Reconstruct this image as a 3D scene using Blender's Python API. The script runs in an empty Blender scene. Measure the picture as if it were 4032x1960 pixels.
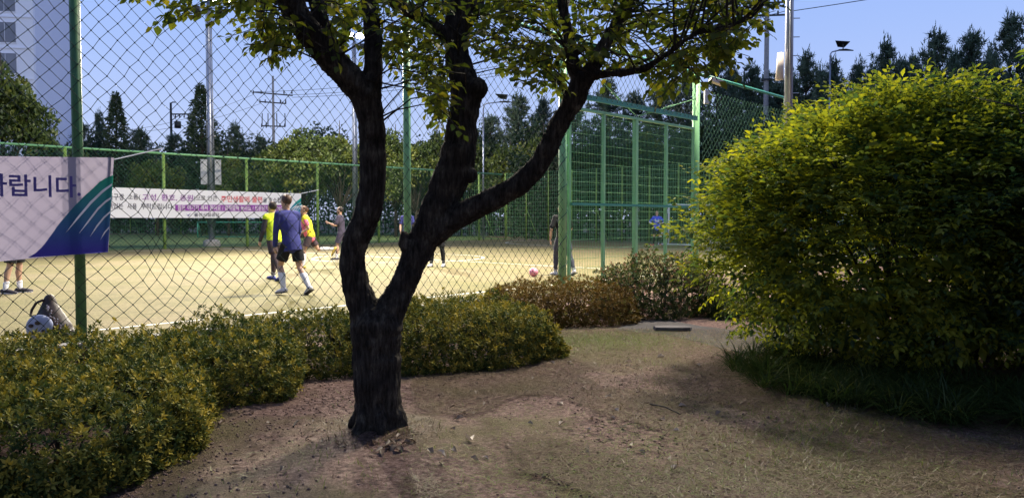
import bpy, math, random
import numpy as np
from mathutils import Vector, Matrix

random.seed(11)
RNG = np.random.default_rng(7)
SC = bpy.context.scene
COL = SC.collection
R = math.radians

# ------------------------------------------------------------------ camera
F_PX, CX, CY = 3029.0, 2016.0, 980.0          # focal length and centre in photo pixels
CAM_H = 1.38
PITCH = math.atan(117.0 / F_PX)
cam_d = bpy.data.cameras.new('camera')
cam = bpy.data.objects.new('camera', cam_d)
COL.objects.link(cam)
cam.location = (0, 0, CAM_H)
cam.rotation_euler = (math.pi / 2 - PITCH, 0, 0)
cam_d.sensor_width = 36.0
cam_d.lens = 36.0 * F_PX / 4032.0
cam_d.clip_start = 0.05
cam_d.clip_end = 2000
SC.camera = cam

# ------------------------------------------------------------------ sky, exposure
world = bpy.data.worlds.new('World')
SC.world = world
world.use_nodes = True
wn, wl = world.node_tree.nodes, world.node_tree.links
wn.clear()
w_out = wn.new('ShaderNodeOutputWorld')
w_bg = wn.new('ShaderNodeBackground')
sky = wn.new('ShaderNodeTexSky')
sky.sky_type = 'NISHITA'
sky.sun_disc = False
sky.sun_elevation = R(1.0)
sky.sun_rotation = R(100)
sky.altitude = 0
sky.air_density = 1.0
sky.dust_density = 0.2
sky.ozone_density = 4.0
w_bg.inputs['Strength'].default_value = 0.06
wl.new(sky.outputs[0], w_bg.inputs['Color'])
# after sunset: even periwinkle light above the horizon, dimming towards the zenith
w_tc = wn.new('ShaderNodeTexCoord')
w_sep = wn.new('ShaderNodeSeparateXYZ')
w_rp = wn.new('ShaderNodeValToRGB')
w_rp.color_ramp.interpolation = 'EASE'
w_e = w_rp.color_ramp.elements
w_e[0].position, w_e[0].color = 0.0, (0.57, 0.655, 0.94, 1)
w_e[1].position, w_e[1].color = 1.0, (0.18, 0.255, 0.50, 1)
for p_, c_ in ((0.30, (0.345, 0.50, 0.94, 1)), (0.60, (0.24, 0.355, 0.70, 1))):
    k_ = w_e.new(p_); k_.color = c_
w_bg2 = wn.new('ShaderNodeBackground')
w_bg2.inputs['Strength'].default_value = 1.0
w_add = wn.new('ShaderNodeAddShader')
wl.new(w_tc.outputs['Generated'], w_sep.inputs[0])
wl.new(w_sep.outputs['Z'], w_rp.inputs[0])
wl.new(w_rp.outputs[0], w_bg2.inputs['Color'])
wl.new(w_bg.outputs[0], w_add.inputs[0])
wl.new(w_bg2.outputs[0], w_add.inputs[1])
wl.new(w_add.outputs[0], w_out.inputs['Surface'])
SC.view_settings.view_transform = 'Standard'
SC.view_settings.look = 'None'
SC.view_settings.gamma = 1.0
SC.view_settings.use_curve_mapping = False
SC.view_settings.exposure = 0.0
SC.cycles.max_bounces = 6
SC.cycles.transparent_max_bounces = 12

# ------------------------------------------------------------------ frames
def ray(px, py):
    a, b = (px - CX) / F_PX, (py - CY) / F_PX
    cp, sp = math.cos(PITCH), math.sin(PITCH)
    return Vector((a, cp - b * sp, -sp - b * cp))

def at(px, py, Y):
    d = ray(px, py)
    return Vector((0, 0, CAM_H)) + d * (Y / d.y)

def gnd(px, py, z=0.0):
    d = ray(px, py)
    return Vector((0, 0, CAM_H)) + d * ((z - CAM_H) / d.z)

P0 = Vector((0.924, 14.07, 0))
UU = Vector((0.677, 0.736, 0)).normalized()
VV = Vector((-UU.y, UU.x, 0))
def fp(u, v, z=0.0):
    return P0 + UU * u + VV * v + Vector((0, 0, z))

# ------------------------------------------------------------------ materials
MATS = {}
def nmat(name):
    m = bpy.data.materials.new(name)
    m.use_nodes = True
    n = m.node_tree.nodes
    n.clear()
    o = n.new('ShaderNodeOutputMaterial')
    MATS[name] = m
    return m, n, m.node_tree.links, o

def ramp(n, stops):
    r = n.new('ShaderNodeValToRGB')
    e = r.color_ramp.elements
    while len(e) < len(stops):
        e.new(0.5)
    for k, (p, c) in enumerate(stops):
        e[k].position = p
        e[k].color = (*c, 1)
    return r

def mat(name, c1, c2=None, scale=8.0, rough=0.7, metal=0.0, bump=0.0, bscale=None, detail=6, coat=0.0, spec=0.4, sheen=0.0):
    m, n, l, o = nmat(name)
    b = n.new('ShaderNodeBsdfPrincipled')
    b.inputs['Roughness'].default_value = rough
    b.inputs['Metallic'].default_value = metal
    b.inputs['Specular IOR Level'].default_value = spec
    b.inputs['Coat Weight'].default_value = coat
    b.inputs['Sheen Weight'].default_value = sheen
    tc = n.new('ShaderNodeTexCoord')
    if c2 is None:
        c2 = tuple(x * 0.75 for x in c1)
    nz = n.new('ShaderNodeTexNoise')
    nz.inputs['Scale'].default_value = scale
    nz.inputs['Detail'].default_value = detail
    l.new(tc.outputs['Object'], nz.inputs['Vector'])
    rp = ramp(n, [(0.3, c1), (0.7, c2)])
    l.new(nz.outputs[0], rp.inputs[0])
    l.new(rp.outputs[0], b.inputs['Base Color'])
    if bump:
        nb = n.new('ShaderNodeTexNoise')
        nb.inputs['Scale'].default_value = bscale or scale * 4
        nb.inputs['Detail'].default_value = 8
        l.new(tc.outputs['Object'], nb.inputs['Vector'])
        bp = n.new('ShaderNodeBump')
        bp.inputs['Strength'].default_value = 1.0
        bp.inputs['Distance'].default_value = bump
        l.new(nb.outputs[0], bp.inputs['Height'])
        l.new(bp.outputs[0], b.inputs['Normal'])
    l.new(b.outputs[0], o.inputs[0])
    return m

def leafmat(name, stops, trans=0.45, gloss=0.06, rough=0.45):
    """foliage: per-leaf tint attribute picks the colour, light passes through"""
    m, n, l, o = nmat(name)
    at_ = n.new('ShaderNodeAttribute')
    at_.attribute_name = 'tint'
    rp = ramp(n, stops)
    l.new(at_.outputs['Fac'], rp.inputs[0])
    d = n.new('ShaderNodeBsdfDiffuse')
    t = n.new('ShaderNodeBsdfTranslucent')
    g = n.new('ShaderNodeBsdfGlossy')
    g.inputs['Roughness'].default_value = rough
    hs = n.new('ShaderNodeHueSaturation')
    hs.inputs['Saturation'].default_value = 1.1
    hs.inputs['Value'].default_value = 1.25
    l.new(rp.outputs[0], d.inputs[0])
    l.new(rp.outputs[0], hs.inputs['Color'])
    l.new(hs.outputs[0], t.inputs[0])
    mx = n.new('ShaderNodeMixShader')
    mx.inputs[0].default_value = trans
    l.new(d.outputs[0], mx.inputs[1])
    l.new(t.outputs[0], mx.inputs[2])
    m2 = n.new('ShaderNodeMixShader')
    m2.inputs[0].default_value = gloss
    l.new(mx.outputs[0], m2.inputs[1])
    l.new(g.outputs[0], m2.inputs[2])
    l.new(m2.outputs[0], o.inputs[0])
    return m

def emis(name, col, s):
    m, n, l, o = nmat(name)
    e = n.new('ShaderNodeEmission')
    e.inputs[0].default_value = (*col, 1)
    e.inputs[1].default_value = s
    l.new(e.outputs[0], o.inputs[0])
    return m

# ------------------------------------------------------------------ mesh building
def setp(o, label=None, cat=None, group=None, kind=None):
    if label: o['label'] = label
    if cat: o['category'] = cat
    if group: o['group'] = group
    if kind: o['kind'] = kind
    return o

def empty(name, loc=(0, 0, 0), rz=0.0, label=None, cat=None, group=None):
    o = bpy.data.objects.new(name, None)
    o.empty_display_size = 0.1
    o.location = loc
    o.rotation_euler = (0, 0, rz)
    COL.objects.link(o)
    return setp(o, label, cat, group)

def link(name, me, m=None, parent=None, loc=None):
    o = bpy.data.objects.new(name, me)
    COL.objects.link(o)
    if m is not None and not me.materials:
        me.materials.append(m)
    if parent is not None:
        o.parent = parent
    if loc is not None:
        o.location = loc
    return o

class MB:
    def __init__(s):
        s.v, s.f = [], []
    def add(s, vs, fs):
        b = len(s.v)
        s.v += [tuple(x) for x in vs]
        s.f += [tuple(i + b for i in f) for f in fs]
        return s
    def box(s, c, sz, ax=None, up=None):
        c = Vector(c)
        X = Vector(ax).normalized() if ax is not None else Vector((1, 0, 0))
        Z = Vector(up).normalized() if up is not None else Vector((0, 0, 1))
        Y = Z.cross(X).normalized()
        Z = X.cross(Y)
        hx, hy, hz = (k / 2 for k in sz)
        vs = [c + X * hx * i + Y * hy * j + Z * hz * k for k in (-1, 1) for j in (-1, 1) for i in (-1, 1)]
        return s.add(vs, [(0, 2, 3, 1), (4, 5, 7, 6), (0, 1, 5, 4), (2, 6, 7, 3), (0, 4, 6, 2), (1, 3, 7, 5)])
    def bar(s, a, b, w, h=None):
        a, b = Vector(a), Vector(b)
        d = b - a
        up = Vector((0, 0, 1)) if abs(d.normalized().z) < 0.95 else Vector((0, 1, 0))
        return s.box((a + b) / 2, (d.length, w, h or w), d, up - d.normalized() * up.dot(d.normalized()))
    def loft(s, pts, radii, n=10, ref=(1, 0, 0), dome=True):
        pts = [Vector(p) for p in pts]
        rr = [(r, r) if not hasattr(r, '__len__') else tuple(r) for r in radii]
        if dome:
            t0 = (pts[0] - pts[1]).normalized()
            t1 = (pts[-1] - pts[-2]).normalized()
            k0, k1 = min(rr[0]), min(rr[-1])
            pts = [pts[0] + t0 * k0 * 0.85, pts[0] + t0 * k0 * 0.5] + pts + [pts[-1] + t1 * k1 * 0.5, pts[-1] + t1 * k1 * 0.85]
            rr = [(rr[0][0] * .35, rr[0][1] * .35), (rr[0][0] * .8, rr[0][1] * .8)] + rr + [(rr[-1][0] * .8, rr[-1][1] * .8), (rr[-1][0] * .35, rr[-1][1] * .35)]
        ref = Vector(ref)
        vs, fs = [], []
        for i, p in enumerate(pts):
            t = pts[min(i + 1, len(pts) - 1)] - pts[max(i - 1, 0)]
            if t.length < 1e-9:
                t = Vector((0, 0, 1))
            t.normalize()
            sd = ref - t * ref.dot(t)
            if sd.length < 0.15:
                q = Vector((0, 1, 0)) if abs(t.y) < 0.9 else Vector((0, 0, 1))
                sd = q - t * q.dot(t)
            sd.normalize()
            ot = t.cross(sd)
            for k in range(n):
                a = 2 * math.pi * k / n
                vs.append(p + sd * rr[i][0] * math.cos(a) + ot * rr[i][1] * math.sin(a))
        for i in range(len(pts) - 1):
            for k in range(n):
                k2 = (k + 1) % n
                fs.append((i * n + k, i * n + k2, (i + 1) * n + k2, (i + 1) * n + k))
        fs.append(tuple(range(n - 1, -1, -1)))
        fs.append(tuple((len(pts) - 1) * n + k for k in range(n)))
        return s.add(vs, fs)
    def tube(s, pts, r, n=8, r2=None):
        m = len(pts)
        rr = [r + ((r2 if r2 is not None else r) - r) * i / max(1, m - 1) for i in range(m)]
        return s.loft(pts, rr, n, dome=False)
    def cyl(s, base, r, h, n=16, r2=None):
        b = Vector(base)
        return s.tube([b, b + Vector((0, 0, h))], r, n, r2)
    def ball(s, c, rad, nu=16, nv=10, fn=None):
        c = Vector(c)
        rad = (rad,) * 3 if not hasattr(rad, '__len__') else rad
        vs, fs = [c + Vector((0, 0, -rad[2]))], []
        for j in range(1, nv):
            th = -math.pi / 2 + math.pi * j / nv
            for i in range(nu):
                a = 2 * math.pi * i / nu
                k = fn(th, a) if fn else 1.0
                vs.append(c + Vector((rad[0] * math.cos(th) * math.cos(a) * k, rad[1] * math.cos(th) * math.sin(a) * k, rad[2] * math.sin(th) * k)))
        vs.append(c + Vector((0, 0, rad[2])))
        for i in range(nu):
            fs.append((0, 1 + (i + 1) % nu, 1 + i))
            for j in range(nv - 2):
                a, b = 1 + j * nu + i, 1 + j * nu + (i + 1) % nu
                fs.append((a, b, b + nu, a + nu))
            fs.append((1 + (nv - 2) * nu + i, 1 + (nv - 2) * nu + (i + 1) % nu, len(vs) - 1))
        return s.add(vs, fs)
    def mesh(s, name, smooth=False):
        me = bpy.data.meshes.new(name)
        me.from_pydata(s.v, [], s.f)
        if smooth:
            me.shade_smooth()
        me.update()
        return me
    def build(s, name, m, parent=None, smooth=False, loc=None):
        me = s.mesh(name, smooth)
        me.materials.append(m)
        return link(name, me, None, parent, loc)
    def remesh(s, name, m, parent=None, voxel=0.012, smooth=4, loc=None):
        me = s.mesh('raw')
        o = bpy.data.objects.new('raw', me)
        COL.objects.link(o)
        md = o.modifiers.new('r', 'REMESH')
        md.mode = 'VOXEL'
        md.voxel_size = voxel
        if smooth:
            sm = o.modifiers.new('s', 'SMOOTH')
            sm.factor = 0.5
            sm.iterations = smooth
        dg = bpy.context.evaluated_depsgraph_get()
        nm = bpy.data.meshes.new_from_object(o.evaluated_get(dg))
        bpy.data.objects.remove(o)
        bpy.data.meshes.remove(me)
        nm.name = name
        nm.shade_smooth()
        nm.materials.clear()
        nm.materials.append(m)
        return link(name, nm, None, parent, loc)

def np_mesh(name, V, Fa, tint=None, smooth=False):
    """V (N,3), Fa (M,k) of one face size; tint per vertex"""
    me = bpy.data.meshes.new(name)
    me.vertices.add(len(V))
    me.vertices.foreach_set('co', np.ascontiguousarray(V, dtype=np.float32).ravel())
    k = Fa.shape[1]
    me.loops.add(Fa.size)
    me.loops.foreach_set('vertex_index', np.ascontiguousarray(Fa, dtype=np.int32).ravel())
    me.polygons.add(len(Fa))
    me.polygons.foreach_set('loop_start', np.arange(0, Fa.size, k, dtype=np.int32))
    if tint is not None:
        a = me.attributes.new('tint', 'FLOAT', 'POINT')
        a.data.foreach_set('value', np.ascontiguousarray(tint, dtype=np.float32))
    me.update(calc_edges=True)
    me.validate()
    if smooth:
        me.shade_smooth()
    return me

LEAF_V = np.array([(0, 0, 0), (-.5, .42, .10), (.5, .42, .10), (0, .45, 0), (-.3, .75, .03), (.3, .75, .03), (0, 1.0, -.12)], float)
LEAF_F = np.array([(0, 2, 3), (0, 3, 1), (3, 2, 5), (3, 4, 1), (3, 5, 6), (3, 6, 4)])
SLIM_V = np.array([(0, 0, 0), (-.5, .5, .12), (.5, .5, .12), (0, 1.0, -.1)], float)
SLIM_F = np.array([(0, 2, 1), (1, 2, 3)])
NEED_V = np.array([(-.5, 0, 0), (.5, 0, 0), (0, 1, 0)], float)
NEED_F = np.array([(0, 1, 2)])

def unit(a):
    return a / np.maximum(np.linalg.norm(a, axis=-1, keepdims=True), 1e-9)

def leaves(name, P, D, N, L, W, tint, tpl=(LEAF_V, LEAF_F)):
    """one mesh of many leaves: base P, direction D, face normal N, length L, width W"""
    tv, tf = tpl
    D = unit(D)
    S = unit(np.cross(D, N))
    N = np.cross(S, D)
    L, W = np.broadcast_to(L, (len(P),)), np.broadcast_to(W, (len(P),))
    V = (P[:, None, :] + D[:, None, :] * (tv[None, :, 1:2] * L[:, None, None])
         + S[:, None, :] * (tv[None, :, 0:1] * W[:, None, None])
         + N[:, None, :] * (tv[None, :, 2:3] * L[:, None, None]))
    k = len(tv)
    Fa = tf[None] + (np.arange(len(P)) * k)[:, None, None]
    return np_mesh(name, V.reshape(-1, 3), Fa.reshape(-1, tf.shape[1]), np.repeat(tint, k))

def rnd_dir(n):
    return unit(RNG.normal(size=(n, 3)))

def lumps(P, freq, seed=0):
    r = np.random.default_rng(seed)
    out = 0
    for k in range(5):
        a = r.normal(size=3) * freq * (1 + .5 * k)
        out = out + np.sin(P @ a + r.uniform(0, 6.3)) / (1 + .5 * k)
    return out / 2.3

# ------------------------------------------------------------------ palette
M_ground = None
def bark_material(name):
    m, n, l, o = nmat(name)
    b = n.new('ShaderNodeBsdfPrincipled')
    b.inputs['Roughness'].default_value = 0.9
    b.inputs['Specular IOR Level'].default_value = 0.2
    tc = n.new('ShaderNodeTexCoord')
    mp = n.new('ShaderNodeMapping')
    mp.inputs['Scale'].default_value = (1, 1, 0.18)
    l.new(tc.outputs['Object'], mp.inputs['Vector'])
    a = n.new('ShaderNodeTexNoise')
    a.inputs['Scale'].default_value = 46
    a.inputs['Detail'].default_value = 9
    a.inputs['Roughness'].default_value = .7
    l.new(mp.outputs[0], a.inputs['Vector'])
    r1 = ramp(n, [(.36, (0.010, 0.008, 0.007)), (.52, (0.040, 0.033, 0.029)), (.68, (0.085, 0.075, 0.068))])
    l.new(a.outputs[0], r1.inputs[0])
    c = n.new('ShaderNodeTexNoise')
    c.inputs['Scale'].default_value = 9
    c.inputs['Detail'].default_value = 7
    l.new(tc.outputs['Object'], c.inputs['Vector'])
    r2 = ramp(n, [(.36, (.55, .55, .55)), (.56, (1.1, 1.1, 1.05)), (.70, (2.3, 2.4, 2.2))])
    l.new(c.outputs[0], r2.inputs[0])
    mx = n.new('ShaderNodeMix'); mx.data_type = 'RGBA'; mx.blend_type = 'MULTIPLY'; mx.inputs[0].default_value = 1
    l.new(r1.outputs[0], mx.inputs[6]); l.new(r2.outputs[0], mx.inputs[7]); l.new(mx.outputs[2], b.inputs['Base Color'])
    bp = n.new('ShaderNodeBump'); bp.inputs['Distance'].default_value = .02
    l.new(a.outputs[0], bp.inputs['Height']); l.new(bp.outputs[0], b.inputs['Normal'])
    l.new(b.outputs[0], o.inputs[0])
    return m
bark_d = bark_material('furrowed_bark')
bark_f = mat('bark_far', (0.06, 0.045, 0.035), (0.03, 0.024, 0.02), 4, 0.9)
g_post = mat('green_post_paint', (0.20, 0.43, 0.20), (0.16, 0.36, 0.165), 3, 0.42, bump=0.0006, bscale=40)
g_post_shaded = mat('shaded_green_paint', (0.07, 0.19, 0.075), (0.05, 0.14, 0.055), 3, 0.5)  # same post paint, darkened in colour for the shade on the left post
y_post = mat('yellow_green_paint', (0.22, 0.34, 0.07), (0.17, 0.28, 0.06), 2, 0.5)
t_bar = mat('teal_paint', (0.04, 0.22, 0.16), (0.03, 0.17, 0.13), 3, 0.45)
net_m = mat('net_cord', (0.012, 0.03, 0.022), (0.008, 0.018, 0.015), 20, 0.8)
net_g = mat('net_cord_green', (0.03, 0.11, 0.06), (0.02, 0.08, 0.045), 20, 0.8)
rope_m = mat('teal_rope', (0.02, 0.10, 0.09), (0.012, 0.06, 0.06), 30, 0.8)
galv = mat('galvanised_steel', (0.36, 0.38, 0.44), (0.27, 0.29, 0.35), 3, 0.35, metal=0.75)
concrete = mat('concrete', (0.36, 0.34, 0.33), (0.25, 0.24, 0.24), 5, 0.9, bump=0.004, bscale=30)
grey_box = mat('grey_box_paint', (0.45, 0.45, 0.47), (0.38, 0.38, 0.4), 3, 0.5)
beige_box = mat('beige_box_paint', (0.6, 0.5, 0.42), (0.5, 0.42, 0.36), 3, 0.6)
dark_metal = mat('dark_metal', (0.04, 0.045, 0.05), (0.03, 0.03, 0.035), 4, 0.5, metal=0.3)
wire_m = mat('wire_black', (0.02, 0.02, 0.025), None, 5, 0.6)
white_p = mat('white_line_paint', (0.75, 0.73, 0.66), (0.5, 0.48, 0.4), 6, 0.8, bump=0.002)
white_g = mat('white_gloss_paint', (0.75, 0.75, 0.76), (0.65, 0.65, 0.67), 4, 0.4)
lens_m = emis('lamp_lens', (1.0, 0.93, 0.78), 60)

# ------------------------------------------------------------------ ground, pitch, path
def ground_material(name):
    m, n, l, o = nmat(name)
    b = n.new('ShaderNodeBsdfPrincipled')
    b.inputs['Roughness'].default_value = 0.95
    b.inputs['Specular IOR Level'].default_value = 0.15
    tc = n.new('ShaderNodeTexCoord')
    def noise(s, d=8, r=0.6):
        z = n.new('ShaderNodeTexNoise')
        z.inputs['Scale'].default_value = s
        z.inputs['Detail'].default_value = d
        z.inputs['Roughness'].default_value = r
        l.new(tc.outputs['Object'], z.inputs['Vector'])
        return z
    a = noise(26, 10, 0.75)
    r1 = ramp(n, [(0.37, (0.06, 0.040, 0.038)), (0.50, (0.215, 0.132, 0.115)), (0.62, (0.39, 0.275, 0.24))])
    l.new(a.outputs[0], r1.inputs[0])
    c = noise(90, 6, 0.7)
    r2 = ramp(n, [(0.40, (0.07, 0.062, 0.032)), (0.60, (0.26, 0.205, 0.115))])
    l.new(c.outputs[0], r2.inputs[0])
    big = noise(0.75, 5, 0.6)
    r3 = ramp(n, [(0.47, (0, 0, 0)), (0.60, (1, 1, 1))])
    l.new(big.outputs[0], r3.inputs[0])
    mx = n.new('ShaderNodeMix')
    mx.data_type = 'RGBA'
    l.new(r3.outputs[0], mx.inputs[0])
    l.new(r1.outputs[0], mx.inputs[6])
    l.new(r2.outputs[0], mx.inputs[7])
    l.new(mx.outputs[2], b.inputs['Base Color'])
    bp = n.new('ShaderNodeBump')
    bp.inputs['Strength'].default_value = 1
    bp.inputs['Distance'].default_value = 0.045
    fine = noise(60, 10, 0.8)
    l.new(fine.outputs[0], bp.inputs['Height'])
    l.new(bp.outputs[0], b.inputs['Normal'])
    l.new(b.outputs[0], o.inputs[0])
    return m

def ground_h(x, y):
    """uneven soil near the camera, flat elsewhere"""
    x, y = np.asarray(x, float), np.asarray(y, float)
    w = np.clip((x + 5) / 2, 0, 1) * np.clip((6.5 - x) / 2, 0, 1) * np.clip((y - 1) / 1.5, 0, 1) * np.clip((8.3 - y) / 1.2, 0, 1)
    h = (np.sin(x * 1.7 + y * 0.9) * .012 + np.sin(x * 3.1 - y * 2.3 + 1) * .009 + np.sin(x * 7.3 + y * 5.1) * .005
         + np.sin(x * 13.1 - y * 11.7 + 2) * .004 + np.sin(x * 23 + y * 19) * .003)
    dx, dy = x + 0.88, y - 4.98                      # root mound of the tree
    mound = 0.05 * np.exp(-(dx * dx + dy * dy) / 0.16)
    return w * h + mound

xs = np.concatenate([np.linspace(-700, -8, 24), np.arange(-7.9, 9.0, 0.07), np.linspace(9.2, 700, 24)])
ys = np.concatenate([np.linspace(-60, 1.5, 8), np.arange(1.6, 12, 0.07), np.linspace(12.2, 1500, 40)])
gx, gy = np.meshgrid(xs, ys)
gv = np.stack([gx.ravel(), gy.ravel(), ground_h(gx, gy).ravel()], 1)
nx, ny = len(xs), len(ys)
ii = (np.arange(ny - 1)[:, None] * nx + np.arange(nx - 1)[None]).ravel()
gf = np.stack([ii, ii + 1, ii + nx + 1, ii + nx], 1)
M_ground = ground_material('dry_grass_soil')
g_o = link('ground', np_mesh('ground', gv, gf, smooth=True), M_ground)
setp(g_o, 'brown park soil with patchy dry grass', kind='structure')

turf = nmat('worn_turf')
def turf_material():
    m, n, l, o = turf
    b = n.new('ShaderNodeBsdfPrincipled')
    b.inputs['Roughness'].default_value = 0.9
    b.inputs['Specular IOR Level'].default_value = 0.2
    tc = n.new('ShaderNodeTexCoord')
    a = n.new('ShaderNodeTexNoise')
    a.inputs['Scale'].default_value = 0.35
    a.inputs['Detail'].default_value = 6
    l.new(tc.outputs['Object'], a.inputs['Vector'])
    r1 = ramp(n, [(0.35, (0.165, 0.152, 0.054)), (0.62, (0.215, 0.178, 0.094))])
    l.new(a.outputs[0], r1.inputs[0])
    c = n.new('ShaderNodeTexNoise')
    c.inputs['Scale'].default_value = 22
    c.inputs['Detail'].default_value = 8
    l.new(tc.outputs['Object'], c.inputs['Vector'])
    r2 = ramp(n, [(0.3, (0.62, 0.62, 0.62)), (0.7, (1.1, 1.1, 1.1))])
    l.new(c.outputs[0], r2.inputs[0])
    mx = n.new('ShaderNodeMix')
    mx.data_type = 'RGBA'
    mx.blend_type = 'MULTIPLY'
    mx.inputs[0].default_value = 1
    l.new(r1.outputs[0], mx.inputs[6])
    l.new(r2.outputs[0], mx.inputs[7])
    w = n.new('ShaderNodeTexNoise')
    w.inputs['Scale'].default_value = 1.6
    w.inputs['Detail'].default_value = 9
    w.inputs['Roughness'].default_value = .7
    w.inputs['Distortion'].default_value = 1.2
    l.new(tc.outputs['Object'], w.inputs['Vector'])
    r3 = ramp(n, [(0.32, (0.66, 0.66, 0.62)), (0.5, (0.95, 0.94, 0.9)), (0.68, (1.08, 1.04, 1.0))])
    l.new(w.outputs[0], r3.inputs[0])
    m3 = n.new('ShaderNodeMix'); m3.data_type = 'RGBA'; m3.blend_type = 'MULTIPLY'; m3.inputs[0].default_value = 1
    l.new(mx.outputs[2], m3.inputs[6]); l.new(r3.outputs[0], m3.inputs[7])
    l.new(m3.outputs[2], b.inputs['Base Color'])
    bp = n.new('ShaderNodeBump')
    bp.inputs['Distance'].default_value = 0.02
    l.new(c.outputs[0], bp.inputs['Height'])
    l.new(bp.outputs[0], b.inputs['Normal'])
    l.new(b.outputs[0], o.inputs[0])
    return m
M_turf = turf_material()

def sheet(name, pts, z, m, label=None, thick=None):
    b = MB()
    b.add([(p[0], p[1], z) for p in pts], [tuple(range(len(pts)))])
    return setp(b.build(name, m), label, kind='structure')

U0, U1, VF = -22.0, 27.0, 27.0
sheet('pitch_surface', [fp(U0, 0.25), fp(U1, 0.25), fp(U1, VF), fp(U0, VF)], 0.006, M_turf, 'worn yellowish artificial turf of the small pitch')
M_verge = mat('grass_verge_green', (0.11, 0.16, 0.05), (0.07, 0.11, 0.035), 2, 0.95, bump=0.03, bscale=30)
sheet('grass_verge', [fp(-45, VF + .1), fp(U1 + 2, VF + .1), fp(U1 + 14, VF + 28), fp(-45, VF + 60)], 0.01, M_verge, 'green grass strip beyond the far side fence')

def flat_strip(b, a, c, w, z):
    a, c = Vector(a), Vector(c)
    d = (c - a).normalized()
    s = Vector((-d.y, d.x, 0)) * w / 2
    b.add([(p.x, p.y, z) for p in (a - s, c - s, c + s, a + s)], [(0, 1, 2, 3)])
lines = empty('pitch_markings', (0, 0, 0))
setp(lines, 'white painted lines on the worn turf', kind='structure')
VS, VE, UE, UH = 1.37, 25.6, 25.9, 6.4
for nm, a, c in (('touch_line', fp(U0, VS), fp(UE, VS)), ('touch_line', fp(U0, VE), fp(UE, VE)),
                 ('halfway_line', fp(UH, VS + .05), fp(UH, VE - .05)), ('goal_line', fp(UE - .05, VS + .05), fp(UE - .05, VE - .05)),
                 ('goal_area_line', fp(20.0, 9.5), fp(20.0, 17.5))):
    b = MB()
    flat_strip(b, a, c, 0.09, 0.010)
    b.build(nm, white_p, lines)
def arc(nm, u, v, r, a0, a1, n=40):
    b = MB()
    ps, qs = [], []
    for k in range(n + 1):
        a = a0 + (a1 - a0) * k / n
        p1, p2 = fp(u + math.cos(a) * (r - .045), v + math.sin(a) * (r - .045)), fp(u + math.cos(a) * (r + .045), v + math.sin(a) * (r + .045))
        ps.append((p1.x, p1.y, 0.014)); qs.append((p2.x, p2.y, 0.014))
    b.add(ps + qs, [(k, k + 1, n + 2 + k, n + 1 + k) for k in range(n)])
    b.build(nm, white_p, lines)
arc('centre_circle', UH, 12.6, 3.0, 0, 2 * math.pi, 64)
arc('goal_area_arc', 26.0, 9.5, 6.0, math.pi, math.pi * 1.5)
arc('goal_area_arc', 26.0, 17.5, 6.0, math.pi * .5, math.pi)

M_path = mat('shade_dark_paving', (0.055, 0.047, 0.05), (0.034, 0.029, 0.032), 3, 0.9, bump=0.01, bscale=40)  # path colour darkened to stand for the shrub's shade
path_px = [(2420, 1300), (2500, 1262), (2640, 1262), (2760, 1285), (2900, 1300), (3300, 1272), (4100, 1262), (4300, 1345), (3700, 1345), (3250, 1350), (3050, 1385), (2930, 1395), (2760, 1350), (2620, 1318)]
sheet('path', [gnd(x, y) for x, y in path_px], 0.006, M_path, 'grey paved path running behind the big shrub, colour darkened for shade')

b = MB()
for k in range(9):
    t = 3.0 + k * 1.0
    b2 = MB()
    q = fp(-t, -0.32)
    b2.box(q + Vector((0, 0, 0.06)), (0.985, 0.16, 0.13), UU)
    if k == 0:
        kerb = empty('kerb', (0, 0, 0))
        setp(kerb, 'low concrete edging under the net fence', kind='structure')
    b2.build('kerb_stone', concrete, kerb)

# ------------------------------------------------------------------ fences
def prisms(name, A, B, r, m, parent=None, knots=None, kr=0.0, n=3):
    """many thin straight cords as one mesh (triangular section), plus optional octahedral knots"""
    D = unit(B - A)
    ref = np.where(np.abs(D[:, 2:3]) < .9, np.array([[0, 0, 1.0]]), np.array([[1.0, 0, 0]]))
    S = unit(np.cross(D, ref))
    T = np.cross(D, S)
    ring = [(math.cos(2 * math.pi * k / n), math.sin(2 * math.pi * k / n)) for k in range(n)]
    V = np.stack([P + S * (c * r) + T * (s * r) for P in (A, B) for c, s in ring], 1)
    fs = []
    for k in range(n):
        k2 = (k + 1) % n
        fs += [(k, k2, n + k2), (k, n + k2, n + k)]
    tf = np.array(fs)
    Fa = (tf[None] + (np.arange(len(A)) * 2 * n)[:, None, None]).reshape(-1, 3)
    V = V.reshape(-1, 3)
    if knots is not None:
        off = np.array([(1, 0, 0), (-1, 0, 0), (0, 1, 0), (0, -1, 0), (0, 0, 1), (0, 0, -1)], float) * kr
        KV = (knots[:, None, :] + off[None]).reshape(-1, 3)
        kf = np.array([(0, 2, 4), (2, 1, 4), (1, 3, 4), (3, 0, 4), (2, 0, 5), (1, 2, 5), (3, 1, 5), (0, 3, 5)])
        KF = (kf[None] + (np.arange(len(knots)) * 6)[:, None, None] + len(V)).reshape(-1, 3)
        V, Fa = np.concatenate([V, KV]), np.concatenate([Fa, KF])
    me = np_mesh(name, V, Fa)
    o = link(name, me, m, parent)
    return setp(o, kind='stuff')

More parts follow.
